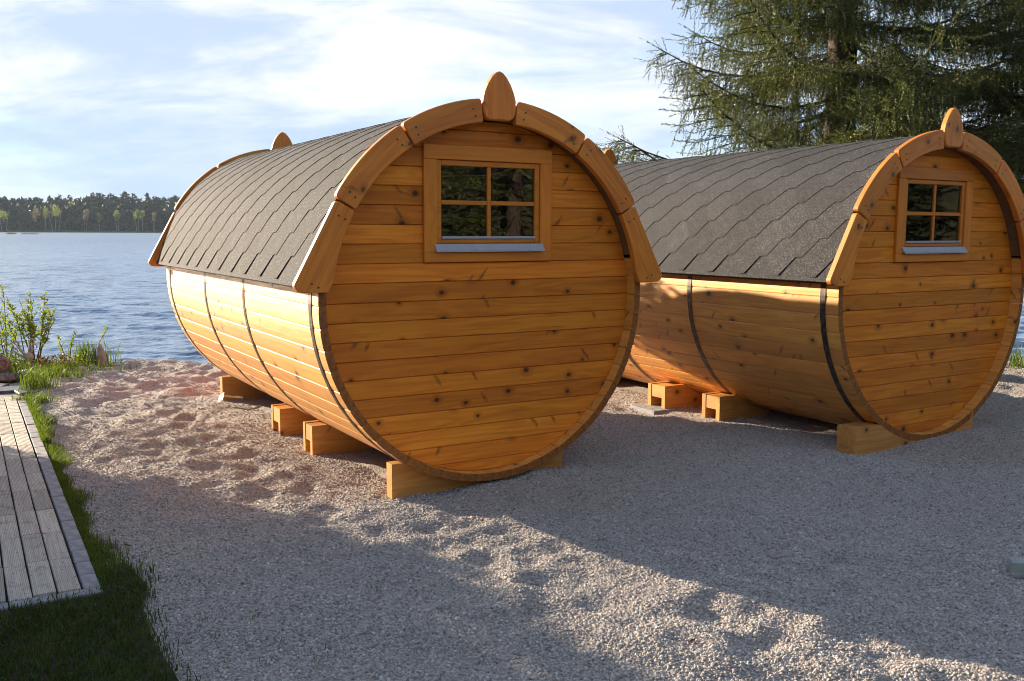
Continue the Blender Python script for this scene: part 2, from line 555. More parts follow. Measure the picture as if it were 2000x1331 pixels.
M['driftwood'] = plain('driftwood', (0.38, 0.36, 0.31), 0.85, 0.2, 0.3, 18.0, 0.008)
M['blossom'] = plain('pale_blossom', (0.75, 0.74, 0.62), 0.7)


def deck_mat():
    m, T = new_mat('weathered_ribbed_board')
    oc = T.n('ShaderNodeTexCoord').outputs['Object']
    rnd = T.n('ShaderNodeObjectInfo').outputs['Random']
    off = T.n('ShaderNodeCombineXYZ', {0: T.math('MULTIPLY', rnd, 71.0), 1: T.math('MULTIPLY', rnd, 31.0), 2: 0.0}).outputs[0]
    p = T.vmath('ADD', oc, off)
    sp = T.n('ShaderNodeSeparateXYZ', {0: oc})
    rib = T.math('SINE', T.math('MULTIPLY', sp.outputs[1], 2 * math.pi / 0.0072))
    gr = T.noise(T.vmath('MULTIPLY', p, (3.0, 60.0, 20.0)), 1.2, 4.0, 0.6)
    st = T.noise(p, 9.0, 4.0, 0.65)
    col = T.mix(T.mapr(gr, 0.3, 0.7), (0.62, 0.57, 0.49), (0.46, 0.415, 0.35))
    col = T.mix(T.mapr(st, 0.52, 0.75, 0.0, 0.45), col, (0.13, 0.115, 0.10))
    spk = T.n('ShaderNodeTexVoronoi', {'Vector': p, 'Scale': 17.0}, feature='F1', voronoi_dimensions='2D')
    sc_ = T.n('ShaderNodeSeparateColor', {0: spk.outputs['Color']})
    sm = T.math('MULTIPLY', T.mapr(spk.outputs['Distance'], 0.04, 0.12, 1.0, 0.0), T.math('GREATER_THAN', sc_.outputs[0], 0.6))
    col = T.mix(T.math('MULTIPLY', sm, 0.75), col, (0.06, 0.05, 0.045))
    col = T.mix(T.mapr(rib, -1.0, -0.2, 0.28, 0.0), col, (0.18, 0.16, 0.13))
    tone = T.n('ShaderNodeHueSaturation', {'Color': col, 'Value': T.math('ADD', 0.76, T.math('MULTIPLY', rnd, 0.42))}).outputs[0]
    bump = T.n('ShaderNodeBump', {'Strength': 0.8, 'Distance': 0.0010, 'Height': rib}).outputs[0]
    finish(T, pbsdf(T, tone, 0.85, 0.25, bump))
    return m


M['deck'] = deck_mat()


def water_mat():
    m, T = new_mat('lake_water')
    oc = T.n('ShaderNodeTexCoord').outputs['Object']
    sp = T.n('ShaderNodeSeparateXYZ', {0: oc})
    w1 = T.noise(T.vmath('MULTIPLY', oc, (0.5, 1.1, 1.0)), 1.0, 2.0, 0.5, 0.5)
    w2 = T.noise(T.vmath('MULTIPLY', oc, (1.0, 1.7, 1.0)), 3.2, 2.0, 0.5, 0.4)
    far = T.mapr(sp.outputs[1], 30.0, 80.0)
    b1 = T.n('ShaderNodeBump', {'Strength': far, 'Distance': 0.22, 'Height': w1}).outputs[0]
    b2 = T.n('ShaderNodeBump', {'Strength': 1.0, 'Distance': 0.035, 'Height': w2, 'Normal': b1}).outputs[0]
    rg = T.mapr(sp.outputs[1], 14.0, 150.0, 0.03, 0.40, False)   # ripples too small to resolve far out
    finish(T, pbsdf(T, (0.135, 0.200, 0.285), rg, 0.5, b2, IOR=1.38))
    return m


M['water'] = water_mat()

# ------------------------------------------------------------------ ground, gravel, lake
SHORE_PTS = [(-40, 10.6), (-9, 10.5), (-6.3, 10.9), (-5.0, 11.15), (-3.9, 11.3), (0, 11.2), (3, 11.3), (6, 11.6), (9, 12.2), (40, 13.5)]


def shore_y(x):
    return np.interp(x, [p[0] for p in SHORE_PTS], [p[1] for p in SHORE_PTS])


PO = np.array([-1.854, 3.901])        # near right corner of the boards of the path
E1 = np.array([-0.506, 0.8625])       # along the path, away
E2 = np.array([0.8625, 0.506])        # across, to the right


def path_uv(x, y):
    dx, dy = x - PO[0], y - PO[1]
    return dx * E1[0] + dy * E1[1], dx * E2[0] + dy * E2[1]


B1 = dict(x=-0.1006, y=5.6114, z=1.1516, a=0.5443)
B2 = dict(x=3.1378, y=6.9015, z=1.1213, a=0.5511)
RB, LB = 1.1, 3.98


def barrel_local(b, x, y):
    c, s = math.cos(b['a']), math.sin(b['a'])
    dx, dy = x - b['x'], y - b['y']
    return dx * c + dy * s, -dx * s + dy * c        # u, depth into barrel


GX0, GX1, GY0, GY1, GC = -7.4, 9.6, 1.2, 12.8, 0.033
nx, ny = int((GX1 - GX0) / GC) + 1, int((GY1 - GY0) / GC) + 1
gx = GX0 + np.arange(nx) * GC
gy = GY0 + np.arange(ny) * GC
XX, YY = np.meshgrid(gx, gy)


def gravel_height(XX, YY):
    tramp = 1.0 + 0.95 / (1 + np.exp((XX - .2 - (7.5 - YY) * .15) * 3)) / (1 + np.exp((4.8 - YY) * 3))
    dl = (YY - 4.95) * .79 + (XX - .05) * .61     # across the sunlit strip
    tramp = tramp + .25 * np.exp(-(dl / .55) ** 2) * (XX > -.6)
    calm = 1 - .55 * np.exp(-((dl + .1) / .8) ** 2) * (XX > -.8)
    h = 0.013 * calm * smooth_noise(XX.shape, GC, 1.3, 1)
    h += 0.0095 * calm * smooth_noise(XX.shape, GC, 0.46, 2) * (.8 + .2 * tramp)
    h += 0.0050 * smooth_noise(XX.shape, GC, 0.25, 6) * tramp
    h += 0.0032 * smooth_noise(XX.shape, GC, 0.14, 3) * tramp
    g = np.random.default_rng(11)
    fp = np.zeros_like(XX)
    # footprints: tracks of paired hollows plus scattered ones
    feet = []
    for (x0, y0, x1, y1, n) in ((-3.6, 8.6, -0.9, 5.0, 9), (-2.8, 9.4, -1.3, 5.2, 10), (-0.6, 4.9, 1.6, 2.7, 9), (-0.4, 5.0, 2.0, 2.9, 8), (-3.9, 7.5, -1.6, 6.0, 7), (-4.2, 10.2, -1.2, 7.2, 9)):
        d = np.array([x1 - x0, y1 - y0]); d /= np.linalg.norm(d)
        for i in range(n):
            t = i / (n - 1)
            s = (1 if i % 2 else -1) * 0.10
            feet.append((x0 + (x1 - x0) * t - d[1] * s + g.normal(0, .05), y0 + (y1 - y0) * t + d[0] * s + g.normal(0, .05), math.atan2(d[1], d[0]) + g.normal(0, .2), 0.021))
    for i in range(120):
        feet.append((g.uniform(-4.6, 0.2), g.uniform(4.9, 9.8), g.uniform(0, 3.14), g.uniform(0.012, 0.032)))
    for i in range(46):
        t = g.uniform(0, 1)
        feet.append((-0.5 + 2.6 * t + g.normal(0, .18), 5.0 - 2.2 * t + g.normal(0, .22), g.uniform(0, 3.14), g.uniform(0.006, 0.014)))
    for i in range(150):
        feet.append((g.uniform(-2, 8), g.uniform(2.4, 10), g.uniform(0, 3.14), g.uniform(0.006, 0.018)))
    for (fx, fy, an, dp) in feet:
        i0, i1 = int((fx - .5 - GX0) / GC), int((fx + .5 - GX0) / GC)
        j0, j1 = int((fy - .5 - GY0) / GC), int((fy + .5 - GY0) / GC)
        i0, j0 = max(i0, 0), max(j0, 0)
        if i1 <= i0 or j1 <= j0: continue
        dx, dy = XX[j0:j1, i0:i1] - fx, YY[j0:j1, i0:i1] - fy
        a, b = dx * math.cos(an) + dy * math.sin(an), -dx * math.sin(an) + dy * math.cos(an)
        q = (a / 0.115) ** 2 + (b / 0.07) ** 2
        fp[j0:j1, i0:i1] += -.8 * dp * np.exp(-q) + dp * 0.28 * np.exp(-(np.sqrt(q) - 1.55) ** 2 / 0.12)
    h += fp
    # flatter below the path, the lawn and under the barrels
    s, t = path_uv(XX, YY)
    m = np.clip((t - 0.10) / 0.35, 0, 1)
    m = np.where((s < 0.1), np.clip((XX + 1.75 + (YY - 3.9) * 0.72) / 0.5, 0, 1), m)
    h = h * m - 0.012 * (1 - m)
    for b in (B1, B2):
        u, dpt = barrel_local(b, XX, YY)
        k = np.exp(-(np.maximum(np.abs(u) - 0.75, 0) / 0.2) ** 2) * np.exp(-(np.maximum(np.maximum(-0.05 - dpt, dpt - 4.1), 0) / 0.2) ** 2)
        h = h * (1 - 0.75 * k)
    # the right end of the front cradle of the near barrel is banked up a little
    u, dpt = barrel_local(B1, XX, YY)
    h += 0.055 * np.exp(-((u - 0.35) / 0.40) ** 2 - ((dpt - 0.02) / 0.22) ** 2)
    u2, d2 = barrel_local(B2, XX, YY)
    h += 0.05 * np.exp(-((u2 - 0.35) / 0.5) ** 2 - ((d2 + 0.02) / 0.25) ** 2)
    # beach falls into the lake
    e = np.maximum(YY - (shore_y(XX) - 0.25), 0)
    h -= 0.5 * e ** 1.25
    # and the outer edge of the sheet sinks under the land around it
    edge = np.minimum(np.minimum(XX - GX0, GX1 - XX), YY - GY0)
    h -= 0.35 * np.clip(1 - edge / 0.6, 0, 1) ** 2
    return h


ZZ = gravel_height(XX, YY)


def gz(x, y):
    i = np.clip(((np.asarray(x) - GX0) / GC).astype(int), 0, nx - 1)
    j = np.clip(((np.asarray(y) - GY0) / GC).astype(int), 0, ny - 1)
    return ZZ[j, i]


ii = np.arange(nx * ny).reshape(ny, nx)
quads = np.stack([ii[:-1, :-1], ii[:-1, 1:], ii[1:, 1:], ii[1:, :-1]], -1).reshape(-1, 4)
gravel = obj('gravel_ground', mesh_np('gravel_ground', np.stack([XX, YY, ZZ], -1).reshape(-1, 3), quads, M['gravel'], True))
tag(gravel, kind='structure')

# the land around: one sheet behind and beside the gravel, down to the shore
xs = np.linspace(-300, 300, 161)
ys = np.linspace(-250, 1.0, 60)
lv, lf = [], []
for j in range(61):
    for x in xs:
        y = ys[j] if j < 60 else float(shore_y(x)) + 0.6
        z = -0.16 if j < 60 else -0.45
        lv.append((x, y, z - (0.0 if j < 60 else 0.1)))
for j in range(60):
    for i in range(160):
        a = j * 161 + i
        lf.append((a, a + 1, a + 162, a + 161))
land = obj('ground', mesh_np('ground', np.array(lv), np.array(lf), M['land'], True))
tag(land, kind='structure')

def lake_mesh():
    """near water as real waves on rows that widen with distance, then a flat sheet"""
    gg = np.random.default_rng(88)
    rows = 10.3 * np.exp(np.linspace(0, math.log(85 / 10.3), 470))
    cols = np.linspace(-.74, .74, 330)
    Y = np.repeat(rows[:, None], len(cols), 1)
    X = cols[None, :] * (Y + 2.0)
    Z = np.zeros_like(X)
    cell = np.repeat((np.gradient(rows))[:, None], len(cols), 1)
    for i in range(54):
        lam = math.exp(gg.uniform(math.log(.22), math.log(.95)))
        th = R(80) + gg.normal(0, R(24))
        k = 2 * math.pi / lam
        amp = .0088 * lam
        vis = np.clip((lam / (cell * 2.6)) - .6, 0, 1)       # drop waves the rows cannot carry
        Z += amp * vis * np.sin(k * (X * math.cos(th) + Y * math.sin(th)) + gg.uniform(0, 6.28) + .8 * np.sin(X * .35 + i))
    patch = .75 + .35 * np.sin(X * .11 + Y * .05) * np.sin(Y * .09 + 1)
    fade = np.clip((85 - Y) / 25, 0, 1)
    Z = Z * patch * fade - .25
    n_r, n_c = len(rows), len(cols)
    v = np.stack([X, Y, Z], -1).reshape(-1, 3)
    q = np.arange(n_r * n_c).reshape(n_r, n_c)
    f = np.stack([q[:-1, :-1], q[:-1, 1:], q[1:, 1:], q[1:, :-1]], -1).reshape(-1, 4)
    e = .74 * 12.3
    far = .74 * 87
    rest = np.array([(-far, 85, -.25), (far, 85, -.25), (2500, 85, -.25), (2500, 3500, -.25), (-2500, 3500, -.25), (-2500, 85, -.25),
                     (-e, 10.3, -.25), (-2500, 10.3, -.25), (e, 10.3, -.25), (2500, 10.3, -.25)])
    b = len(v)
    ff = np.array([(b + 5, b + 2, b + 3, b + 4), (b + 7, b + 6, b + 0, b + 5), (b + 8, b + 9, b + 2, b + 1)])
    return mesh_np('lake', np.concatenate([v, rest]), np.concatenate([f, ff]), M['water'], True)


lake = obj('lake', lake_mesh())
tag(lake, kind='structure')

# lawn at the near left
lawn_poly = [(-1.60, 3.98), (-1.83, 4.28), (-1.76, 3.87), (-2.30, 3.555), (-3.2, 3.03), (-4.0, 2.4), (-3.6, 1.3), (-0.55, 1.3), (-0.85, 2.55), (-1.12, 3.05), (-1.38, 3.45), (-1.52, 3.72)]
lm = MB()
lm.add([(x, y, 0.012) for x, y in lawn_poly], [list(range(len(lawn_poly)))[::-1]])
lawn_me = fix_normals(lm.me('lawn', M['soil']))
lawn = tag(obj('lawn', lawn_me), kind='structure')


def in_poly(px, py, poly):
    inside = np.zeros(len(px), bool)
    n = len(poly)
    for i in range(n):
        x0, y0 = poly[i]
        x1, y1 = poly[(i + 1) % n]
        c = ((y0 > py) != (y1 > py)) & (px < (x1 - x0) * (py - y0) / (y1 - y0 + 1e-12) + x0)
        inside ^= c
    return inside


def blades(px, py, pz, hmin, hmax, width, lean, g):
    """grass blades: two-segment tapered strips"""
    n = len(px)
    h = g.uniform(hmin, hmax, n)
    az = g.uniform(0, 2 * np.pi, n)
    ln = g.uniform(0.1, 1.0, n) * lean * h
    la = g.uniform(0, 2 * np.pi, n)
    wx, wy = np.cos(az) * width / 2, np.sin(az) * width / 2
    lx, ly = np.cos(la) * ln, np.sin(la) * ln
    V = np.empty((n, 5, 3))
    V[:, 0] = np.stack([px - wx, py - wy, pz - .01], 1)
    V[:, 1] = np.stack([px + wx, py + wy, pz - .01], 1)
    V[:, 2] = np.stack([px + wx * .75 + lx * .35, py + wy * .75 + ly * .35, pz + h * .6], 1)
    V[:, 3] = np.stack([px - wx * .75 + lx * .35, py - wy * .75 + ly * .35, pz + h * .6], 1)
    V[:, 4] = np.stack([px + lx, py + ly, pz + h * np.sqrt(np.maximum(1 - (ln / h) ** 2 * .5, .2))], 1)
    b = (np.arange(n) * 5)[:, None]
    F = np.concatenate([b + np.array([[0, 1, 2]]), b + np.array([[0, 2, 3]]), b + np.array([[3, 2, 4]])], 0)
    return V.reshape(-1, 3), F


def merge(parts):
    vs, fs, b = [], [], 0
    for v, f in parts:
        vs.append(v); fs.append(f + b); b += len(v)
    return np.concatenate(vs), np.concatenate(fs)


g = np.random.default_rng(21)
px, py = g.uniform(-3.4, -0.5, 62000), g.uniform(2.3, 4.4, 62000)
# ragged lawn edge: jitter the test point
ok = in_poly(px + g.normal(0, .035, len(px)), py + g.normal(0, .035, len(py)), lawn_poly)
s_, t_ = path_uv(px, py)
ok &= ~((s_ > -0.03) & (t_ < 0.075))
px, py = px[ok], py[ok]
V, F = blades(px, py, np.full(len(px), .012), .016, .044, .0042, 1.1, g)
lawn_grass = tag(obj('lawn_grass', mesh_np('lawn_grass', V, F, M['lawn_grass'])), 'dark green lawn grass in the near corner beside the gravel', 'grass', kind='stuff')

# grass strip along the path and sparse blades in the gravel
parts = []
n = 15000
s = g.uniform(-0.02, 5.2, n)
wid = 0.045 + 0.05 * np.clip(1 - s / 1.2, 0, 1) + 0.02 * np.sin(s * 5.1) + 0.015 * np.sin(s * 12.7)
t = 0.085 + np.abs(g.normal(0, 1, n)) * wid * 0.75
hh = np.where(s > 4.3, 1.5, 1.0)
bx, by = PO[0] + E1[0] * s + E2[0] * t, PO[1] + E1[1] * s + E2[1] * t
parts.append(blades(bx, by, gz(bx, by), .014, .050, .0045, 1.0, g))
m_ = s > 3.2
parts.append(blades(bx[m_][:2500], by[m_][:2500], gz(bx[m_][:2500], by[m_][:2500]), .04, .11, .006, .8, g))
for c_ in range(34):   # weeds between the stones and boards, tufts in the gravel
    if c_ < 16:
        s0, t0 = g.uniform(0, 4.5), g.choice([0.0, -0.095, 0.08, 0.09])
        cx_, cy_ = PO + E1 * s0 + E2 * t0
        z0, k = 0.0, 7
    else:
        cx_, cy_ = g.uniform(-1.25, -0.6), g.uniform(2.8, 4.0)
        z0, k = float(gz(cx_, cy_)), 6
    qx, qy = cx_ + g.normal(0, .018, k), cy_ + g.normal(0, .018, k)
    parts.append(blades(qx, qy, np.full(k, z0), .012, .034, .003, 1.2, g))
V, F = merge(parts)
tag(obj('grass_strip', mesh_np('grass_strip', V, F, M['grass'])), 'bright green strip of grass between the path and the gravel', 'grass', kind='stuff')

# ------------------------------------------------------------------ path of ribbed boards with kerb stones
path_bed = MB()
bedc = [PO + E1 * a + E2 * b for a, b in ((-0.07, -1.16), (-0.07, 0.075), (5.45, 0.075), (5.45, -1.16))]
path_bed.add([(x, y, 0.004) for x, y in bedc], [(0, 1, 2, 3)])
path = obj('path', fix_normals(path_bed.me('path', plain('path_bed_grit', (0.05, 0.045, 0.04), 0.95, 0.2, 0.5, 60.0, 0.01))))
tag(path, kind='structure')
board_me = MB().cbox(-0.2205, 0.2205, -0.0434, 0.0434, -0.02, 0.004, 0.0018).me('deck_board', M['deck'])
pa = math.atan2(E1[1], E1[0])
for j in range(12):
    sh = (0.0, 0.008, -0.012, 0.004, 0.0, 0.01, -0.006, 0.0, .005, -.008, .01, 0)[j]
    for i in range(12):
        s0, t0 = 0.225 + i * 0.4505 + sh, -0.0455 - j * 0.0945
        c_ = PO + E1 * s0 + E2 * t0
        mat = Matrix.Translation((c_[0], c_[1], 0.024 + random.uniform(-.0015, .0015))) @ Matrix.Rotation(pa + random.gauss(0, .004), 4, 'Z') @ Matrix.Rotation(random.gauss(0, .006), 4, 'X')
        obj('deck_board', board_me, path, mat)
kerb_me = MB().cbox(-0.087, 0.087, -0.033, 0.033, -0.05, 0.005, 0.004).me('edge_stone', M['kerb'])
for i in range(29):
    c_ = PO + E1 * (0.09 + i * 0.179) + E2 * 0.0425
    mat = Matrix.Translation((c_[0], c_[1], 0.021 + random.uniform(-.003, .003))) @ Matrix.Rotation(pa + random.gauss(0, .012), 4, 'Z')
    obj('edge_stone', kerb_me, path, mat)
for i in range(7):
    c_ = PO + E1 * -0.037 + E2 * (-0.01 - i * 0.179)
    mat = Matrix.Translation((c_[0], c_[1], 0.019 + random.uniform(-.002, .002))) @ Matrix.Rotation(pa + math.pi / 2 + random.gauss(0, .01), 4, 'Z')
    obj('edge_stone', kerb_me, path, mat)

# ------------------------------------------------------------------ gravel stones (geometry nodes on a sheet that follows the gravel)
def rock_mesh(name, seed, mat, sub=1, sq=(1, .8, .6), amp=.18):
    import bmesh
    bm = bmesh.new()
    bmesh.ops.create_icosphere(bm, subdivisions=sub, radius=1.0)
    rr = random.Random(seed)
    k = [Vector((rr.gauss(0, 1), rr.gauss(0, 1), rr.gauss(0, 1))) for _ in range(4)]
    for v in bm.verts:
        n = v.co.normalized()
        f = 1 + sum(math.sin(2.1 * n.dot(q) + i) for i, q in enumerate(k)) * amp * .5 + rr.uniform(-.5, .5) * amp
        v.co = Vector((n.x * sq[0], n.y * sq[1], n.z * sq[2])) * f
    me = bpy.data.meshes.new(name)
    bm.to_mesh(me)
    bm.free()
    if mat: me.materials.append(mat)
    return me


def scatter_stones():
    gs = np.random.default_rng(33)
    # points with density falling with distance from the viewpoint of the photograph
    pts = []
    for (n_, y0, y1) in ((270000, 2.6, 5.0), (190000, 5.0, 7.5), (120000, 7.5, 11.4)):
        y = gs.uniform(y0, y1, n_)
        x = gs.uniform(-0.72, 0.72, n_) * (y + .4)
        pts.append(np.stack([x, y], 1))
    P = np.concatenate(pts)
    s, t = path_uv(P[:, 0], P[:, 1])
    ok = ~((t < 0.085 + gs.exponential(0.03, len(P))) & (s > -0.05)) & (P[:, 0] < 9.0) & (P[:, 0] > -6.8)
    ok &= ~in_poly(P[:, 0], P[:, 1], lawn_poly)
    for b in (B1, B2):
        u, d = barrel_local(b, P[:, 0], P[:, 1])
        ok &= ~((np.abs(u) < 0.5) & (d > 0.3) & (d < 3.8))
    P = P[ok]
    # bilinear height so that stones lie on the mesh
    fx, fy = (P[:, 0] - GX0) / GC, (P[:, 1] - GY0) / GC
    i, j = fx.astype(int), fy.astype(int)
    a, b = fx - i, fy - j
    z = ZZ[j, i] * (1 - a) * (1 - b) + ZZ[j, i + 1] * a * (1 - b) + ZZ[j + 1, i] * (1 - a) * b + ZZ[j + 1, i + 1] * a * b
    me = bpy.data.meshes.new('gravel_stones')
    me.vertices.add(len(P))
    me.vertices.foreach_set('co', np.concatenate([P, (z + .001)[:, None]], 1).astype(np.float32).ravel())
    me.update()
    o = obj('gravel_stones', me)
    tag(o, 'loose grey and beige gravel stones covering the shore ground', 'gravel', kind='stuff')
    ng = bpy.data.node_groups.new('stone_scatter', 'GeometryNodeTree')
    ng.interface.new_socket('Geometry', in_out='INPUT', socket_type='NodeSocketGeometry')
    ng.interface.new_socket('Geometry', in_out='OUTPUT', socket_type='NodeSocketGeometry')
    N, L = ng.nodes, ng.links
    gi, go = N.new('NodeGroupInput'), N.new('NodeGroupOutput')
    m2p = N.new('GeometryNodeMeshToPoints')
    iop = N.new('GeometryNodeInstanceOnPoints')
    # three stone shapes built inside the tree: icospheres squashed and roughened
    gtos = N.new('GeometryNodeGeometryToInstance')
    for k in range(3):
        ic = N.new('GeometryNodeMeshIcoSphere')
        ic.inputs['Subdivisions'].default_value = 1 if k else 2
        ic.inputs['Radius'].default_value = 1.0
        sp = N.new('GeometryNodeSetPosition')
        rv = N.new('FunctionNodeRandomValue')
        rv.data_type = 'FLOAT_VECTOR'
        rv.inputs[0].default_value = (-.26, -.26, -.26)
        rv.inputs[1].default_value = (.26, .26, .26)
        rv.inputs['Seed'].default_value = k + 3
        L.new(ic.outputs['Mesh'], sp.inputs['Geometry'])
        L.new(rv.outputs[0], sp.inputs['Offset'])
        tr = N.new('GeometryNodeTransform')
        tr.inputs['Scale'].default_value = ((1, .85, .75), (1, .8, .7), (.95, .95, .7))[k]
        L.new(sp.outputs[0], tr.inputs['Geometry'])
        smt = N.new('GeometryNodeSetMaterial')
        smt.inputs['Material'].default_value = M['pebble']
        L.new(tr.outputs[0], smt.inputs['Geometry'])
        L.new(smt.outputs[0], gtos.inputs[0])
    rot = N.new('FunctionNodeRandomValue')
    rot.data_type = 'FLOAT_VECTOR'
    rot.inputs[0].default_value = (-.6, -.6, 0)
    rot.inputs[1].default_value = (.6, .6, 6.28)
    scl = N.new('FunctionNodeRandomValue')
    scl.data_type = 'FLOAT'
    scl.inputs[2].default_value = 0.0
    scl.inputs[3].default_value = 1.0
    scl.inputs['Seed'].default_value = 9
    pw = N.new('ShaderNodeMath'); pw.operation = 'POWER'; pw.inputs[1].default_value = 3.4
    ma = N.new('ShaderNodeMath'); ma.operation = 'MULTIPLY_ADD'; ma.inputs[1].default_value = 0.0062; ma.inputs[2].default_value = 0.0025
    L.new(scl.outputs[1], pw.inputs[0]); L.new(pw.outputs[0], ma.inputs[0])
    L.new(gi.outputs[0], m2p.inputs['Mesh'])
    L.new(m2p.outputs[0], iop.inputs['Points'])
    L.new(gtos.outputs[0], iop.inputs['Instance'])
    iop.inputs['Pick Instance'].default_value = True
    L.new(rot.outputs[0], iop.inputs['Rotation'])
    L.new(ma.outputs[0], iop.inputs['Scale'])
    L.new(iop.outputs[0], go.inputs[0])
    md = o.modifiers.new('stones', 'NODES')
    md.node_group = ng
    return o


scatter_stones()

# ------------------------------------------------------------------ the barrel cabins
# local axes of a barrel: X across the face (right), Y into the barrel, Z up from the lowest stave; ring centre at z = RB
RR0, RBEND = 1.140, R(68)      # roof: arc to 60 degrees, then straight down
Z0 = RB


def roof_profile(t):
    """distance from the ridge along the roof -> (x, z about the ring centre, normal x, normal z)"""
    la = RR0 * RBEND
    if t <= la:
        a = t / RR0
        return RR0 * math.sin(a), RR0 * math.cos(a), math.sin(a), math.cos(a)
    a = RBEND
    q = t - la
    return RR0 * math.sin(a) + q * math.cos(a), RR0 * math.cos(a) - q * math.sin(a), math.sin(a), math.cos(a)


ROOF_LEN = RR0 * RBEND + 0.345


def face_matrix(x, y, z):
    """mesh local x = across, y = up, z = out of the face"""
    return Matrix(((1, 0, 0, x), (0, 0, -1, y), (0, 1, 0, z), (0, 0, 0, 1)))


def build_barrel():
    root = empty('barrel_cabin')
    # --- front planks
    rin = RB - 0.046
    zf, th, ph, ch = -0.080, 0.028, 0.110, 0.0050

    def plank(y0, y1, xa=None, xb=None):
        ys_ = [y0 + .0009, y0 + ch] + [y0 + ch + (y1 - y0 - 2 * ch) * k / 4 for k in (1, 2, 3)] + [y1 - ch, y1 - .0009]
        prof = [(ys_[0], -th)] + [(ys_[0], -ch)] + [(q, 0) for q in ys_[1:-1]] + [(ys_[-1], -ch), (ys_[-1], -th)]
        ym = (y0 + y1) / 2
        vs = []
        for (yy, zz) in prof:
            hw = math.sqrt(max(rin * rin - yy * yy, 1e-4))
            l = -hw if xa is None else max(xa, -hw)
            r_ = hw if xb is None else min(xb, hw)
            vs += [(l, yy - ym, zz), (r_, yy - ym, zz)]
        n_ = len(prof)
        fs = [(2 * k, 2 * k + 1, 2 * (k + 1) + 1, 2 * (k + 1)) for k in range(n_ - 1)]
        fs.append((2 * (n_ - 1), 2 * (n_ - 1) + 1, 1, 0))
        fs.append([2 * k for k in range(n_)])
        fs.append([2 * k + 1 for k in range(n_)][::-1])
        me = fix_normals(MB().add(vs, fs).me('plank', M['face']))
        obj('plank', me, root, face_matrix(0, -zf, Z0 + ym))

    y = -rin + 0.012
    edges = [-rin + .001]
    yy = -0.985
    while yy < rin - .03:
        edges.append(yy)
        yy += ph
    edges.append(rin - .001)
    for y0, y1 in zip(edges[:-1], edges[1:]):
        if y1 > 0.345 and y0 < 0.805:
            plank(y0, y1, None, -0.395)
            plank(y0, y1, 0.395, None)
        else:
            plank(y0, y1)
    # --- staves of the hull
    n_st = 56
    da = 2 * math.pi / n_st
    th_s = 0.045
    ro = RB
    hw, hwi = ro * math.tan(da / 2), (ro - th_s) * math.tan(da / 2)
    c = 0.0045
    cs = [(-hwi + .0016, -th_s), (hwi - .0016, -th_s), (hw - .0008, -c), (hw - c * 1.2, -c * .22), (hw * .45, 0.0012), (-hw * .45, 0.0012), (-hw + c * 1.2, -c * .22), (-hw + .0008, -c)]
    vs = [(x, yy, zz) for x in (-LB / 2, LB / 2) for yy, zz in cs]
    k = len(cs)
    fs = [list(range(k)), [k + i for i in range(k)][::-1]] + [[i, k + i, k + (i + 1) % k, (i + 1) % k] for i in range(k)]
    st_me = fix_normals(MB().add(vs, fs).me('stave', M['stave']))
    st_me.materials.append(M['end'])
    for p in st_me.polygons:
        if abs(p.normal.x) > .9: p.material_index = 1
    for i in range(n_st):
        a = da * (i + .5)                      # from the top, clockwise
        deg = math.degrees(a)
        if deg < 74 or deg > 286:
            continue
        ez = Vector((math.sin(a), 0, math.cos(a)))
        ex = Vector((0, 1, 0))
        ey = ez.cross(ex)
        jit = random.uniform(-.0018, .0018)
        org = Vector((0, LB / 2 + jit, Z0)) + ez * ro
        mt = Matrix(((ex.x, ey.x, ez.x, org.x), (ex.y, ey.y, ez.y, org.y), (ex.z, ey.z, ez.z, org.z), (0, 0, 0, 1)))
        obj('stave', st_me, root, mt)
    # --- upper vault under the roof (one lining of boards that the roof hides)
    mb = MB()
    for i in range(20):
        a0, a1 = R(-76 + 152 * i / 20), R(-76 + 152 * (i + 1) / 20)
        vs = []
        for rr in (1.06, 1.12):
            for a in (a0, a1):
                for yy in (0.002, LB - .002):
                    vs.append((rr * math.sin(a), yy, Z0 + rr * math.cos(a)))
        mb.add(vs, [(0, 1, 3, 2), (4, 6, 7, 5), (0, 2, 6, 4), (1, 5, 7, 3), (0, 4, 5, 1), (2, 3, 7, 6)])
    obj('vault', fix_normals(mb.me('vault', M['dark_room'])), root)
    # --- rear wall of planks (never faces the photograph)
    poly = [(1.05 * math.cos(2 * math.pi * i / 48), 1.05 * math.sin(2 * math.pi * i / 48)) for i in range(48)]
    rw = fix_normals(MB().prism(poly, 0, 0.03).me('rear_wall', M['face']))
    obj('rear_wall', rw, root, face_matrix(0, LB - 0.06, Z0))
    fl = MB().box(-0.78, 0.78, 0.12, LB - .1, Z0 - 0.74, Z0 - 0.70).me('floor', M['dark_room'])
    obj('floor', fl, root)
    # --- gable boards and finials, front and rear
    def arcpts(r, a0, a1, n):
        return [(r * math.sin(a0 + (a1 - a0) * i / n), r * math.cos(a0 + (a1 - a0) * i / n)) for i in range(n + 1)]

    def rounded(poly, corners, rad, seg=4):
        out = []
        n_ = len(poly)
        for i, p in enumerate(poly):
            if i not in corners:
                out.append(p)
                continue
            r_ = corners[i] if isinstance(corners, dict) else rad
            p = Vector(p)
            a = (Vector(poly[i - 1]) - p)
            b = (Vector(poly[(i + 1) % n_]) - p)
            r1 = min(r_, a.length * .45, b.length * .45)
            A_, B_ = p + a.normalized() * r1, p + b.normalized() * r1
            for q in range(seg + 1):
                s = q / seg
                out.append(tuple(A_ * (1 - s) ** 2 + p * 2 * s * (1 - s) + B_ * s * s))
        return out

    ri, r_out = 1.036, 1.178
    boards = []
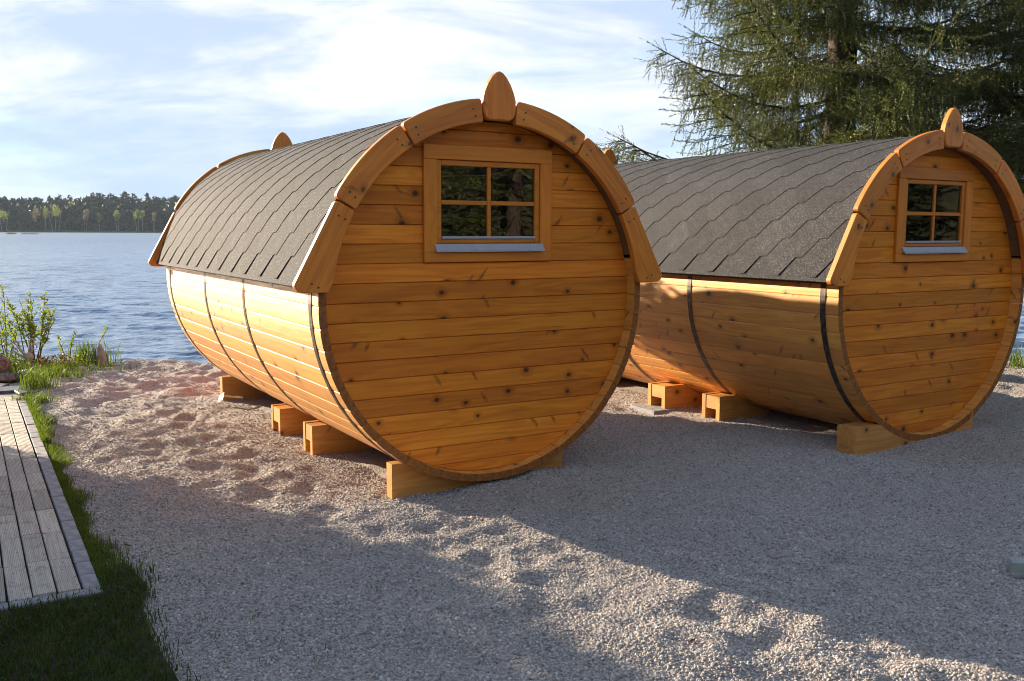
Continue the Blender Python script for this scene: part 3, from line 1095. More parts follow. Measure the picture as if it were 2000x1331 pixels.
    for (a0, a1) in ((6.0, 31.85), (32.45, 59.75)):
        pts = arcpts(r_out - .006, R(a0), R(a1), 9) + arcpts(ri, R(a1), R(a0), 9)
        m_ = 10
        boards.append(rounded(pts, {0: .022, m_ - 1: .024, m_: .014, 2 * m_ - 1: .014}, .02))
    # lowest board: straight outer edge that flares out
    a = R(60.3)
    p0 = (1.160 * math.sin(a), 1.160 * math.cos(a))
    low = [p0, (1.252, 0.118), (1.222, 0.082), (1.058, 0.080)] + arcpts(ri, R(82), R(60.3), 6)
    boards.append(rounded(low, {0: .024, 1: .03, 2: .03, 3: .008, len(low) - 1: .018}, .03))
    fin = []
    half = [(0.066, 1.048), (0.092, 1.062), (0.106, 1.09), (0.112, 1.125), (0.109, 1.165), (0.096, 1.21), (0.075, 1.255), (0.048, 1.295), (0.022, 1.319), (0.0, 1.327)]
    fin = half + [(-x, y_) for x, y_ in half[:-1][::-1]]

    def centred(pts, ang):
        """turn a board so that its length runs along local x (grain) and centre it"""
        P = np.array(pts)
        cpt = P.mean(0)
        c_, s_ = math.cos(-ang), math.sin(-ang)
        Q = (P - cpt) @ np.array([[c_, s_], [-s_, c_]])
        return [tuple(q) for q in Q], cpt

    for side in (1, -1):
        for bi, pts in enumerate(boards):
            pp = [(x * side, y_) for x, y_ in pts]
            dx = (np.array(pts[len(pts) // 2]) - np.array(pts[0]))
            mid = R((19, 46, 74)[bi])
            ang = -mid * side if bi < 2 else -R(62) * side
            Q, cpt = centred(pp, ang)
            ar = sum(Q[i - 1][0] * Q[i][1] - Q[i][0] * Q[i - 1][1] for i in range(len(Q)))
            if ar < 0: Q = Q[::-1]
            me = fix_normals(MB().prism(Q, 0, 0.045, 0.005).me('gable_board', M['gable']))
            for yb in (-0.006, LB + 0.051):
                mt = face_matrix(cpt[0], yb, Z0 + cpt[1]) @ Matrix.Rotation(ang, 4, 'Z')
                obj('gable_board', me, root, mt)
    sc_me = fix_normals(MB().tube([(0, 0, .043), (0, 0, .0462)], .0062, 8).me('screw', M['steel']))
    for o in [q for q in bpy.data.objects if q.name.startswith('gable_board') and q.parent == root]:
        vx = [v.co.x for v in o.data.vertices]
        x0, x1 = min(vx), max(vx)
        for f, dy in ((.13, .012), (.13, -.030), (.87, .012), (.87, -.030)):
            xx = x0 + (x1 - x0) * f
            ys_ = [v.co.y for v in o.data.vertices if abs(v.co.x - xx) < .05]
            if not ys_: continue
            obj('screw', sc_me, o, Matrix.Translation((xx, (min(ys_) + max(ys_)) / 2 + dy, 0)))
    Q, cpt = centred(fin, math.pi / 2)
    ar = sum(Q[i - 1][0] * Q[i][1] - Q[i][0] * Q[i - 1][1] for i in range(len(Q)))
    if ar < 0: Q = Q[::-1]
    me = fix_normals(MB().prism(Q, 0, 0.047, 0.007).me('finial', M['gable']))
    for yb in (-0.006, LB + 0.053):
        obj('finial', me, root, face_matrix(cpt[0], yb, Z0 + cpt[1]) @ Matrix.Rotation(math.pi / 2, 4, 'Z'))
    # --- eave boards
    for s in (1, -1):
        x, z, nx_, nz_ = roof_profile(ROOF_LEN)
        mb = MB().box(min(s * (x - .075), s * (x - .055)), max(s * (x - .075), s * (x - .055)), 0.004, LB - .004, Z0 + z - 0.018, Z0 + z + 0.020)
        obj('eave_board', mb.me('eave_board', M['eave']), root)
        mb = MB().box(min(s * 1.06, s * (x - .076)), max(s * 1.06, s * (x - .076)), 0.005, LB - .005, Z0 + z - 0.004, Z0 + z + 0.016)
        obj('soffit', mb.me('soffit', M['eave']), root)
    # --- roof: felt sheet with shingles on it
    mb = MB()
    ts = np.linspace(0, ROOF_LEN, 33)
    for s in (1, -1):
        vs = []
        for t in ts:
            x, z, nx_, nz_ = roof_profile(t)
            for h in (0.0, -0.014):
                for yy in (0.0, LB):
                    vs.append((s * (x + nx_ * h), yy, Z0 + z + nz_ * h))
        fs = []
        for i in range(len(ts) - 1):
            b = 4 * i
            fs += [(b, b + 1, b + 5, b + 4), (b + 2, b + 6, b + 7, b + 3), (b, b + 4, b + 6, b + 2), (b + 1, b + 3, b + 7, b + 5)]
        b = 4 * (len(ts) - 1)
        fs.append((b, b + 1, b + 3, b + 2))
        mb.add(vs, fs)
    roof = obj('roof', fix_normals(mb.me('roof', M['shingle'])), root)
    pitch, e_, fa, n_c = LB / 12, 0.1410, 0.062, 12
    t_eave = ROOF_LEN - 0.028

    def shingle_mesh(course, side, s0, s1, clip=None):
        """hexagon-tab shingle: s across (along the barrel), q up the slope from the tab bottom"""
        hexw = (pitch - fa) / 2
        top = min(2 * e_ + .03, t_eave - course * e_ - 0.001)
        if top <= .02: return None
        outline_r = [(fa / 2, 0.0), (hexw, e_), (pitch / 2 - .0006, e_ + .001), (pitch / 2 - .0006, 2 * e_ + .03)]
        qs = [0, .25 * e_, .5 * e_, .75 * e_, e_ - .001, e_ + .001, 1.5 * e_, 2 * e_ + .03]
        qs = [q for q in qs if q < top] + [top]

        def hw_(q):
            if q <= e_: return fa / 2 + (hexw - fa / 2) * q / e_
            return pitch / 2 - .0006
        rows = []
        for q in qs:
            w = hw_(q)
            a, b = max(-w, s0), min(w, s1)
            if b - a < .002: a, b = (a + b) / 2 - .001, (a + b) / 2 + .001
            rows.append((q, a, b))
        vs = []
        for q, a, b in rows:
            t = t_eave - course * e_ - q
            x, z, nx_, nz_ = roof_profile(max(t, 0))
            lift = 0.0064 * (1 - q / (2 * e_ + .03)) + 0.0015
            for s_ in (a, (a + b) / 2, b):
                curl = 0.0
                for h in (lift + curl, lift - 0.0042):
                    vs.append((side * (x + nx_ * h), s_, z + nz_ * h))
        fs = []
        for i in range(len(rows) - 1):
            o_, p_ = 6 * i, 6 * (i + 1)
            fs += [(o_, o_ + 2, p_ + 2, p_), (o_ + 2, o_ + 4, p_ + 4, p_ + 2), (o_, p_, p_ + 1, o_ + 1), (o_ + 4, o_ + 5, p_ + 5, p_ + 4)]
        fs += [(0, 1, 3, 2), (2, 3, 5, 4)]
        return fix_normals(MB().add(vs, fs).me('shingle', M['shingle']))

    for side in (-1, 1):
        for cidx in range(n_c):
            full = shingle_mesh(cidx, side, -9, 9)
            if full is None: continue
            odd = cidx % 2
            for i in range(12 + odd):
                s_c = (i + (0.0 if odd else 0.5)) * pitch
                me = full
                if odd and i == 0: me = shingle_mesh(cidx, side, 0.002, 9)
                if odd and i == 12: me = shingle_mesh(cidx, side, -9, -0.002)
                mt = Matrix.Translation((0, s_c, Z0)) if abs(s_c) > -1 else None
                obj('shingle', me, roof, mt)
    # --- steel straps
    for ys_ in (0.13, 1.47, 2.55, 3.83):
        vs, fs = [], []
        nseg = 112
        a0, a1 = R(84.5), R(275.5)
        for i in range(nseg + 1):
            a = a0 + (a1 - a0) * i / nseg
            rr = ro + 0.0026 + 0.0008 * math.cos(a * n_st)
            for h in (0.0025, 0.0):
                for w in (-0.0225, 0.0225):
                    vs.append(((rr + h) * math.sin(a), ys_ + w, Z0 + (rr + h) * math.cos(a)))
        for i in range(nseg):
            b = 4 * i
            fs += [(b, b + 1, b + 5, b + 4), (b + 2, b + 6, b + 7, b + 3), (b, b + 4, b + 6, b + 2), (b + 1, b + 3, b + 7, b + 5)]
        obj('steel_strap', fix_normals(MB().add(vs, fs).me('steel_strap', M['steel'])), root)
    # --- window: sash mesh with trim boards, panes and sill as its pieces
    zt, zb, ww = 0.905, 0.228, 0.439
    ft = -0.057                                    # trim front (depth is minus this)
    sx0, sx1, sz0, sz1 = -0.354, 0.354, 0.338, 0.820

    def fbox(x0, x1, y0, y1, d0, d1, c=0.003):
        return MB().cbox(x0, x1, y0, y1, d0, d1, c)
    # mesh in face coordinates (x, y up, z out), object placed by face_matrix(0,0,Z0)
    mb = MB()
    pw, zb_, zf_ = 0.033, -0.118, -0.070
    mb.cbox(sx0, sx0 + pw, sz0, sz1, zb_, zf_, .004)
    mb.cbox(sx1 - pw, sx1, sz0, sz1, zb_, zf_, .004)
    mb.cbox(sx0 + pw, sx1 - pw, sz1 - pw, sz1, zb_, zf_, .004)
    mb.cbox(sx0 + pw, sx1 - pw, sz0, sz0 + .026, zb_, zf_, .004)
    zm = (sz0 + .026 + sz1 - pw) / 2
    mb.cbox(-0.0125, 0.0125, sz0 + .026, sz1 - pw, -0.096, -0.074, .003)
    mb.cbox(sx0 + pw, -0.0125, zm - .0125, zm + .0125, -0.095, -0.075, .003)
    mb.cbox(0.0125, sx1 - pw, zm - .0125, zm + .0125, -0.095, -0.075, .003)
    win = obj('window', fix_normals(mb.me('window', M['trim'])), root, face_matrix(0, 0, Z0))
    for (x0, x1, y0, y1) in ((-ww, ww, zt - .084, zt), (-ww, ww, zb, zb + .058)):
        mb = fbox(x0 - (x0 + x1) / 2, x1 - (x0 + x1) / 2, -(y1 - y0) / 2, (y1 - y0) / 2, 0, 0.024)
        obj('trim_board', fix_normals(mb.me('trim_board', M['trim'])), win, Matrix.Translation(((x0 + x1) / 2, (y0 + y1) / 2, -0.0805)))
    for s in (-1, 1):
        h_ = (zt - .084) - (zb + .058)
        mb = fbox(-h_ / 2, h_ / 2, -.042, .042, 0, 0.022)
        obj('trim_board', fix_normals(mb.me('trim_board', M['trim'])), win, Matrix.Translation((s * (ww - .042), zb + .058 + h_ / 2, -0.0803)) @ Matrix.Rotation(math.pi / 2, 4, 'Z'))
    for x0, x1 in ((sx0 + pw, -0.0125), (0.0125, sx1 - pw)):
        for y0, y1 in ((sz0 + .026, zm - .0125), (zm + .0125, sz1 - pw)):
            mb = MB().box(x0 - .003, x1 + .003, y0 - .003, y1 + .003, -0.0885, -0.0865)
            obj('pane', fix_normals(mb.me('pane', M['glass'])), win)
    # aluminium glazing ledge and drip sill
    mb = MB().cbox(sx0 + pw + .001, sx1 - pw - .001, sz0 + .0265, sz0 + .041, -0.0860, -0.060, .002)
    obj('glazing_ledge', fix_normals(mb.me('glazing_ledge', M['alu'])), win)
    prof = [(-0.078, 0.3365), (-0.058, 0.3335), (-0.038, 0.304), (-0.030, 0.296), (-0.030, 0.2875), (-0.036, 0.2875), (-0.036, 0.294), (-0.078, 0.300)]
    vs = [(x, yy, zz) for x in (-0.372, 0.372) for zz, yy in prof]
    k = len(prof)
    fs = [list(range(k)), [k + i for i in range(k)][::-1]] + [[i, (i + 1) % k, k + (i + 1) % k, k + i] for i in range(k)]
    obj('metal_sill', fix_normals(MB().add(vs, fs).me('metal_sill', M['alu'])), win)
    return root


def children_of(o, table):
    return table.get(o.name, [])


def copy_tree(o, parent, table):
    c = o.copy()
    COL.objects.link(c)
    if parent is not None:
        c.parent = parent
    for ch in table.get(o.name, []):
        copy_tree(ch, c, table)
    return c


def child_table():
    t = {}
    for o in bpy.data.objects:
        if o.parent is not None:
            t.setdefault(o.parent.name, []).append(o)
    return t


barrel1 = build_barrel()
barrel2 = copy_tree(barrel1, None, child_table())
for o, b, lab in ((barrel1, B1, 'near amber pine barrel cabin, its left hull in bright sun, window dark'),
                  (barrel2, B2, 'pine barrel cabin farther right beneath the spruces, hull mostly in shade')):
    o.location = (b['x'], b['y'], b['z'] - RB)
    o.rotation_euler = (0, 0, b['a'])
    tag(o, lab, 'barrel cabin', 'wooden barrel cabins standing on the gravel')


# cradle beams
def cradle(b, y0, y1, u0, u1, h, solid, label, z_base=-0.03):
    """timber cradle across under the hull: one plank, or two planks with a spacer between"""
    c, s = math.cos(b['a']), math.sin(b['a'])
    org = Vector((b['x'], b['y'], 0)) + Vector((-s, c, 0)) * ((y0 + y1) / 2)
    root = empty('cradle_beam', org, b['a'])
    tag(root, label, 'timber beam', 'timber cradles under the barrel cabins')
    hd = (y1 - y0) / 2
    zc = b['z']
    r_ = RB + 0.004

    def section(ua, ub, top):
        pts = [(ua, z_base), (ub, z_base), (ub, min(top, 9))]
        uu = np.linspace(ub, ua, 49)
        arc = []
        for u in uu[1:-1]:
            zz = zc - math.sqrt(max(r_ * r_ - u * u, 0))
            arc.append((u, min(top, zz)))
        return pts + arc + [(ua, top)]

    def bd(name, ya, yb, top, ua, ub):
        P = section(ua, ub, top)
        um, zm_ = (ua + ub) / 2, (z_base + top) / 2
        P = [(u - um, z - zm_) for u, z in P]
        me = fix_normals(MB().prism(P, -(yb - ya) / 2, (yb - ya) / 2, 0.003 if solid is None else 0.0).me(name, M['beam']))
        obj(name, me, root, face_matrix(um, (ya + yb) / 2, zm_))
    if solid:
        bd('board', -hd, hd, h, u0, u1)
    else:
        t = min(0.042, hd * .48)
        bd('board', -hd, -hd + t, h, u0, u1)
        bd('board', hd - t, hd, h, u0, u1)
        # spacer blocks fill the upper part between the boards near each end
        for ua, ub in ((u0 + .004, u0 + .17), (u1 - .17, u1 - .004)):
            P = []
            uu = np.linspace(ub, ua, 9)
            top = [(u, min(h - .004, zc - math.sqrt(r_ * r_ - u * u))) for u in uu]
            um = (ua + ub) / 2
            P = [(ua, h * .44), (ub, h * .44)] + top
            P = [(u - um, z - h * .7) for u, z in P]
            me = fix_normals(MB().prism(P, -(hd - t) + .001, (hd - t) - .001).me('spacer_block', M['beam']))
            obj('spacer_block', me, root, face_matrix(um, 0, h * .7))
    return root


cradle(B1, 0.10, 0.175, -0.64, 0.565, 0.205, True, 'solid timber cradle under the front rim of the near barrel')
cradle(B1, 1.37, 1.56, -0.68, 0.66, 0.205, False, 'box cradle with open end, nearer of the pair under the sunlit barrel')
cradle(B1, 2.10, 2.32, -0.68, 0.66, 0.205, False, 'box cradle with open end, second back under the sunlit barrel')
cradle(B1, 3.82, 3.90, -0.68, 0.66, 0.215, True, 'plank cradle by the white card under the rear of the near barrel')
cradle(B2, -0.01, 0.15, -0.87, 0.50, 0.20, True, 'dark thick timber cradle under the front rim of the right barrel')
cradle(B2, 1.40, 1.61, -0.80, 0.72, 0.20, False, 'shaded box cradle under the middle of the right barrel')
cradle(B2, 2.04, 2.27, -0.84, 0.72, 0.20, False, 'part sunlit box cradle on a pale slab under the right barrel')
cradle(B2, 3.80, 3.88, -0.80, 0.72, 0.20, True, 'plank cradle in deep shade under the rear of the right barrel')

# small things by the barrels
t = empty('card_on_stake', (-2.575, 8.33, float(gz(-2.575, 8.33))))
tag(t, 'small white card on a short stake lying by the rear cradle', 'card')
cm = MB().cbox(-.034, .034, -.042, .042, 0, .003, .001).me('card', M['paper'])
zq = Vector((-.62, -.52, .60)).normalized()
xq = Vector((.55, -.75, .15)); xq = (xq - zq * xq.dot(zq)).normalized()
yq = zq.cross(xq)
mt = Matrix((( xq.x, yq.x, zq.x, -.03), (xq.y, yq.y, zq.y, -.02), (xq.z, yq.z, zq.z, .065), (0, 0, 0, 1)))
obj('card', cm, t, mt @ Matrix.Rotation(R(35), 4, 'Z'))
obj('stake', fix_normals(MB().tube([(-.03, 0, .075), (.15, .03, .055)], .008, 6).me('stake', plain('pale_stake', (0.62, 0.55, 0.45)))), t)

c2, s2 = math.cos(B2['a']), math.sin(B2['a'])
sx, sy = B2['x'] - .80 * c2 - 2.16 * s2, B2['y'] - .80 * s2 + 2.16 * c2
o = obj('paving_slab', MB().cbox(-.20, .16, -.17, .17, -.05, .012, .006).me('paving_slab', M['kerb']))
o.location, o.rotation_euler = (sx, sy, float(gz(sx, sy)) - .0), (0, 0, B2['a'])
tag(o, 'pale grey slab under the part sunlit cradle of the right barrel', 'paving slab')

mb = MB()
prof = [(-.045, 0), (.045, 0), (.045, .016), (.028, .016), (.028, .062), (.012, .075), (-.012, .075), (-.028, .062), (-.028, .016), (-.045, .016)]
mb.prism(prof, -.01, .72, .003)
o = obj('moulding_offcut', fix_normals(mb.me('moulding_offcut', M['pale_plastic'])))
o.matrix_local = Matrix.Translation((2.315, 4.20, float(gz(2.33, 4.2)) + .0)) @ Matrix.Rotation(R(-4), 4, 'Z') @ Matrix(((0, 0, 1, 0), (1, 0, 0, 0), (0, 1, 0, 0), (0, 0, 0, 1)))
tag(o, 'pale grey stepped moulding lying on shaded gravel at the right edge', 'moulding')


def bent_leaf(seed, size):
    rr = random.Random(seed)
    vs, fs = [], []
    out = [(0, 0), (.35, .25), (.75, .28), (1.1, .12), (1.35, 0)]
    for i, (x, w) in enumerate(out):
        z = .12 * math.sin(x * 2.2 + seed)
        for k in (-1, 0, 1):
            vs.append((x * size, k * w * size, (z + abs(k) * .16 * (1 if seed % 2 else -.6)) * size + .2 * size))
    for i in range(4):
        for k in range(2):
            a = i * 3 + k
            fs.append((a, a + 1, a + 4, a + 3))
    return MB().add(vs, fs).me('dry_leaf', M['dead_leaf'])


leaf_spots = [(-1.93, 4.53, 'dry brown leaf on gravel beside the grass strip'), (-0.62, 5.33, 'brown leaf on gravel before the left end of the front cradle'),
              (0.70, 3.42, 'rusty leaf in the sunlit gravel nearest the lower edge'), (1.52, 4.32, 'tiny brown leaf lying alone on the shaded gravel'), (-1.18, 3.95, 'small dark leaf on gravel near the lawn corner')]
for i, (x, y, lab) in enumerate(leaf_spots):
    o = obj('dry_leaf', bent_leaf(i + 1, .026 if i in (0, 2) else .018))
    o.location, o.rotation_euler = (x, y, float(gz(x, y)) + .008), (0, 0, i * 1.9)
    tag(o, lab, 'leaf', 'dry leaves on the gravel')

# ------------------------------------------------------------------ plants and stones by the shore at the left
def willow(x, y, z, h, stems, spread, label, seed, bush=1.0, leafy=1.0, leaf=.03, lo=.3):
    gg = np.random.default_rng(seed)
    root = empty('willow_shrub', (x, y, z))
    tag(root, label, 'shrub', 'young shrubs on the shore bed')
    mb = MB()
    LV, LF, nb = [], [], 0
    for i in range(stems):
        a = gg.uniform(0, 2 * np.pi)
        r0 = gg.uniform(0, .07) * bush
        hh = h * gg.uniform(.6, 1.0)
        top = np.array([math.cos(a) * spread * gg.uniform(.25, 1), math.sin(a) * spread * gg.uniform(.25, 1), hh])
        pts, prev = [], None
        for k in range(6):
            s = k / 5
            pts.append((r0 * math.cos(a) + top[0] * s ** 1.4 + gg.normal(0, .006), r0 * math.sin(a) + top[1] * s ** 1.4 + gg.normal(0, .006), hh * s - .02))
        mb.tube(pts, [.0075 * (1 - .75 * k / 5) for k in range(6)], 5)
        P = np.array(pts)
        twigs = [(P, 1.0)]
        for k in range(int(7 * bush)):
            s = gg.uniform(lo, .97)
            f = s * 5
            b = P[int(f)] + (P[min(int(f) + 1, 5)] - P[int(f)]) * (f - int(f))
            aa = gg.uniform(0, 2 * np.pi)
            ll = gg.uniform(.05, .17) * h
            e = b + np.array([math.cos(aa) * ll * .7, math.sin(aa) * ll * .7, ll * .75])
            mb.tube([tuple(b), tuple((b + e) / 2 + np.array([0, 0, -.005])), tuple(e)], [.003, .0022, .0012], 4)
            twigs.append((np.array([b, (b + e) / 2, e]), 2.2))
        for T_, dens in twigs:
            L_ = np.linalg.norm(np.diff(T_, axis=0), axis=1).sum()
            for q in range(int(L_ * 60 * dens * leafy)):
                s = gg.uniform(lo if dens == 1 else .1, 1.0) * (len(T_) - 1)
                k = min(int(s), len(T_) - 2)
                b = T_[k] + (T_[k + 1] - T_[k]) * (s - k)
                d = np.array([gg.normal(), gg.normal(), gg.normal() + .7]); d /= np.linalg.norm(d)
                w = np.cross(d, gg.normal(size=3)); w /= np.linalg.norm(w)
                up = np.cross(d, w)
                l = leaf * gg.uniform(.6, 1.25)
                LV += [b, b + d * l * .5 + w * l * .22 - up * l * .05, b + d * l, b + d * l * .5 - w * l * .22 - up * l * .05]
                LF.append((nb, nb + 1, nb + 2, nb + 3)); nb += 4
    obj('stems', fix_normals(mb.me('stems', M['twig'], True)), root)
    obj('leaves', mesh_np('leaves', np.array(LV), np.array(LF), M['willow_leaf']), root)
    return root


willow(-5.52, 10.75, -.02, .90, 14, .30, 'bushy young willow shrub with many thin stems at the water', 41, 1.1, 1.0, .038, .42)
willow(-5.92, 10.95, -.02, 1.05, 5, .20, 'taller sparse shrub behind the reddish rock at the left edge', 42, .9, .7, .036, .25)
willow(-5.27, 11.0, -.02, .55, 2, .10, 'single leafy sapling right of the bushy willow shrub', 43, .6, 1.2, .036, .45)
willow(-5.02, 11.05, -.05, .62, 1, .30, 'lone slender shoot leaning over the water near the iris leaves', 44, .35, .5, .034, .7)


def clump(name, x, y, n, r, hmin, hmax, width, lean, mat, label, cat, seed, group=None, ell=(1, 1), z=None):
    gg = np.random.default_rng(seed)
    px, py = gg.normal(0, r * ell[0], n), gg.normal(0, r * ell[1], n)
    V, F = blades(px, py, np.zeros(n), hmin, hmax, width, lean, gg)
    if cat == 'grass':
        o = obj(name, mesh_np(name, V, F, mat))
    else:
        o = empty(name)
        obj('leaves', mesh_np('leaves', V, F, mat), o)
    o.location = (x, y, float(gz(x, y)) if z is None else z)
    return tag(o, label, cat, group)


clump('grass_tuft', -4.62, 9.05, 170, .075, .12, .26, .008, .8, M['grass'], 'tall arching grass tuft at the top end of the path strip', 'grass tuft', 51)
clump('grass_tuft', -4.88, 9.72, 420, .13, .08, .19, .008, .8, M['grass'], 'broad bright grass tuft below the willow shrub', 'grass tuft', 52, ell=(1.5, 1))
clump('grass_tuft', -4.38, 8.45, 260, .08, .05, .12, .007, .9, M['grass'], 'low bright grass tuft where the path strip widens', 'grass tuft', 53)
clump('iris_plant', -4.93, 10.98, 90, .085, .18, .34, .013, .35, M['grass'], 'clump of upright iris leaves beside the pointed stone', 'iris', 54, ell=(1.5, .7))
clump('iris_plant', -5.16, 11.0, 36, .05, .18, .32, .012, .35, M['grass'], 'narrow clump of iris leaves near the leaning shoot', 'iris', 55)
clump('sedge_tuft', 5.93, 10.9, 120, .10, .12, .30, .010, .8, M['grass'], 'green sedge tuft at the shore right of the right barrel', 'grass tuft', 56)
clump('shore_grass', -5.02, 10.55, 900, .30, .03, .10, .008, .9, M['grass'], 'low grass and moss along the edge of the shore bed', 'grass', 57, ell=(1.3, .55)).__setitem__('kind', 'stuff')
clump('shore_grass', -5.75, 10.35, 900, .35, .05, .20, .009, .8, M['grass'], 'long grass around the foot of the willow shrub', 'grass', 58, ell=(1.3, .8)).__setitem__('kind', 'stuff')


def herb(x, y, r, h, n, mat, label, seed, leaf=.035):
    gg = np.random.default_rng(seed)
    LV, LF = [], []
    for i in range(n):
        a, q = gg.uniform(0, 2 * np.pi), abs(gg.normal(0, r))
        b = np.array([math.cos(a) * q * 1.5, math.sin(a) * q, gg.uniform(.1, 1) * h * math.exp(-(q / r / 1.6) ** 2)])
        d = np.array([gg.normal(), gg.normal(), abs(gg.normal()) * .6]); d /= np.linalg.norm(d)
        w = np.cross(d, np.array([0, 0, 1.0]) + gg.normal(0, .3, 3)); w /= np.linalg.norm(w)
        l = leaf * gg.uniform(.5, 1.3)
        k = len(LV)
        LV += [b, b + d * l * .5 + w * l * .33, b + d * l, b + d * l * .5 - w * l * .33]
        LF.append((k, k + 1, k + 2, k + 3))
    o = empty('bed_plant', (x, y, float(gz(x, y))))
    obj('leaves', mesh_np('leaves', np.array(LV), np.array(LF), mat), o)
    return tag(o, label, 'bed plant', 'leafy plants in the shore bed')


herb(-5.12, 10.62, .12, .17, 420, M['orange_leaf'], 'russet leaved low plant right of the willow stems', 61)
herb(-4.98, 10.78, .13, .18, 420, M['willow_leaf'], 'yellow green bushy plant left of the iris leaves', 62)
herb(-5.55, 10.35, .14, .22, 380, M['willow_leaf'], 'green herb in front of the willow stems', 63)
herb(-5.26, 10.45, .10, .14, 260, M['orange_leaf'], 'orange tinted low plant in the middle of the shore bed', 64)
herb(-5.9, 10.5, .18, .40, 520, M['grass'], 'dark green bushy herb behind the reddish rock', 65, .045)


def boulder(name, x, y, z, sc, mat, label, cat, seed, rz=0.0, amp=.16, sub=3, group=None):
    o = obj(name, rock_mesh(name, seed, mat, sub, sc, amp * .4))
    for p in o.data.polygons: p.use_smooth = sub > 2
    o.location, o.rotation_euler = (x, y, z), (0, 0, rz)
    return tag(o, label, cat, group)


# pointed standing stone
mb = MB()
rr = random.Random(5)
rings = [(0, .075), (.06, .078), (.13, .066), (.19, .050), (.235, .026), (.25, .008)]
vs, fs = [], []
for z, r_ in rings:
    for k in range(9):
        a = 2 * math.pi * k / 9
        q = r_ * (1 + rr.uniform(-.13, .13))
        vs.append((q * math.cos(a) * .78 - z * .10, q * math.sin(a) * .6, z * 1.08 - .03))
for i in range(len(rings) - 1):
    for k in range(9):
        fs.append((i * 9 + k, i * 9 + (k + 1) % 9, (i + 1) * 9 + (k + 1) % 9, (i + 1) * 9 + k))
fs.append([45 + k for k in range(9)])
mb.add(vs, fs)
o = obj('standing_stone', fix_normals(mb.me('standing_stone', M['stone'])))
o.location = (-4.78, 10.86, float(gz(-4.78, 10.86)))
tag(o, 'pointed grey stone standing upright at the waterline', 'stone')
boulder('rock', -5.45, 9.72, .14, (.20, .16, .15), M['red_stone'], 'rough reddish rock on the slab at the left edge', 'rock', 3)
o = obj('stone_slab', rock_mesh('stone_slab', 8, M['red_stone'], 2, (.30, .22, .05), .05))
o.location = (-5.36, 9.62, .035)
tag(o, 'dark reddish flat slab beneath the rough rock', 'slab')
for i, (x, y, w, l, a, lab) in enumerate(((-4.93, 9.02, .16, .20, .4, 'dark slate piece at the top end of the path'), (-4.66, 8.93, .10, .15, .75, 'bluish slate piece next to the tall arching grass'), (-5.2, 9.18, .17, .2, .1, 'dark slate piece at the left edge below the slab'))):
    o = obj('slate_piece', MB().cbox(-w, w, -l * .6, l * .6, -.02, .012, .006).me('slate_piece', M['slate']))
    o.location, o.rotation_euler = (x, y, float(gz(x, y)) + .02), (R(2), R(-1), a)
    tag(o, lab, 'slate', 'slate pieces beyond the path')
boulder('pale_stone', -5.18, 9.95, .03, (.11, .07, .04), M['blossom'], 'pale flat stone in the grass beside the reddish rock', 'stone', 14)
boulder('bed_stone', -4.80, 10.35, .01, (.07, .05, .035), M['stone'], 'grey cobble lying at the edge of the shore bed', 'stone', 15)
boulder('bed_stone', -4.55, 10.62, .0, (.06, .045, .03), M['red_stone'], 'brown cobble near the pointed standing stone', 'stone', 16)
# driftwood stump with curled ends
t = empty('driftwood_stump', (-5.42, 10.42, float(gz(-5.42, 10.42))))
tag(t, 'bleached driftwood stump with curling ends beside the willow stems', 'driftwood')
obj('stump', fix_normals(MB().tube([(0, 0, -.03), (.0, 0, .08), (.02, 0, .16), (.02, .0, .21)], [.06, .05, .045, .03], 8).me('stump', M['driftwood'], True)), t)
for i, (dx, dz) in enumerate(((-.14, .22), (-.12, .30), (.05, .33), (.08, .27))):
    pts = [(0, 0, .14), (dx * .6, 0, dz * .8)]
    for k in range(7):
        a = math.pi * (.9 - k / 4)
        pts.append((dx + .03 * math.cos(a), .01 * k / 6, dz + .03 * math.sin(a)))
    obj('curl', fix_normals(MB().tube(pts, [.016, .013] + [.011 - .001 * k for k in range(7)], 6).me('curl', M['driftwood'], True)), t)


# ------------------------------------------------------------------ unseen alder added behind the near barrel to shade the right hull
gg = np.random.default_rng(404)
alder = tag(empty('shade_alder', (-2.75, 10.45, -.03)), 'small alder added unseen behind the near barrel to shade the right hull', 'tree')
mb = MB()
mb.tube([(0, 0, 0), (.02, .01, .8), (-.01, 0, 1.6), (.02, 0, 2.2)], [.028, .024, .018, .006], 6)
for k in range(9):
    a = k * 2.4
    mb.tube([(0, 0, 1.35 + .08 * k), (math.cos(a) * .3, math.sin(a) * .3, 1.55 + .07 * k), (math.cos(a) * .48, math.sin(a) * .48, 1.62 + .07 * k)], [.009, .006, .003], 4)
obj('trunk', fix_normals(mb.me('trunk', M['twig'])), alder)
LV, LF = [], []
for i in range(5200):
    v = gg.normal(size=3); v /= np.linalg.norm(v)
    b = v * np.array([.55, .55, .40]) * gg.uniform(.1, 1) ** .5 + np.array([0, 0, 1.97])
    d = gg.normal(size=3); d /= np.linalg.norm(d)
    w = np.cross(d, gg.normal(size=3)); w /= np.linalg.norm(w)
    l = gg.uniform(.04, .065)
    k = len(LV)
    LV += [b, b + d * l * .5 + w * l * .36, b + d * l, b + d * l * .5 - w * l * .36]
    LF.append((k, k + 1, k + 2, k + 3))
obj('crown', mesh_np('crown', np.array(LV), np.array(LF), M['willow_leaf']), alder)


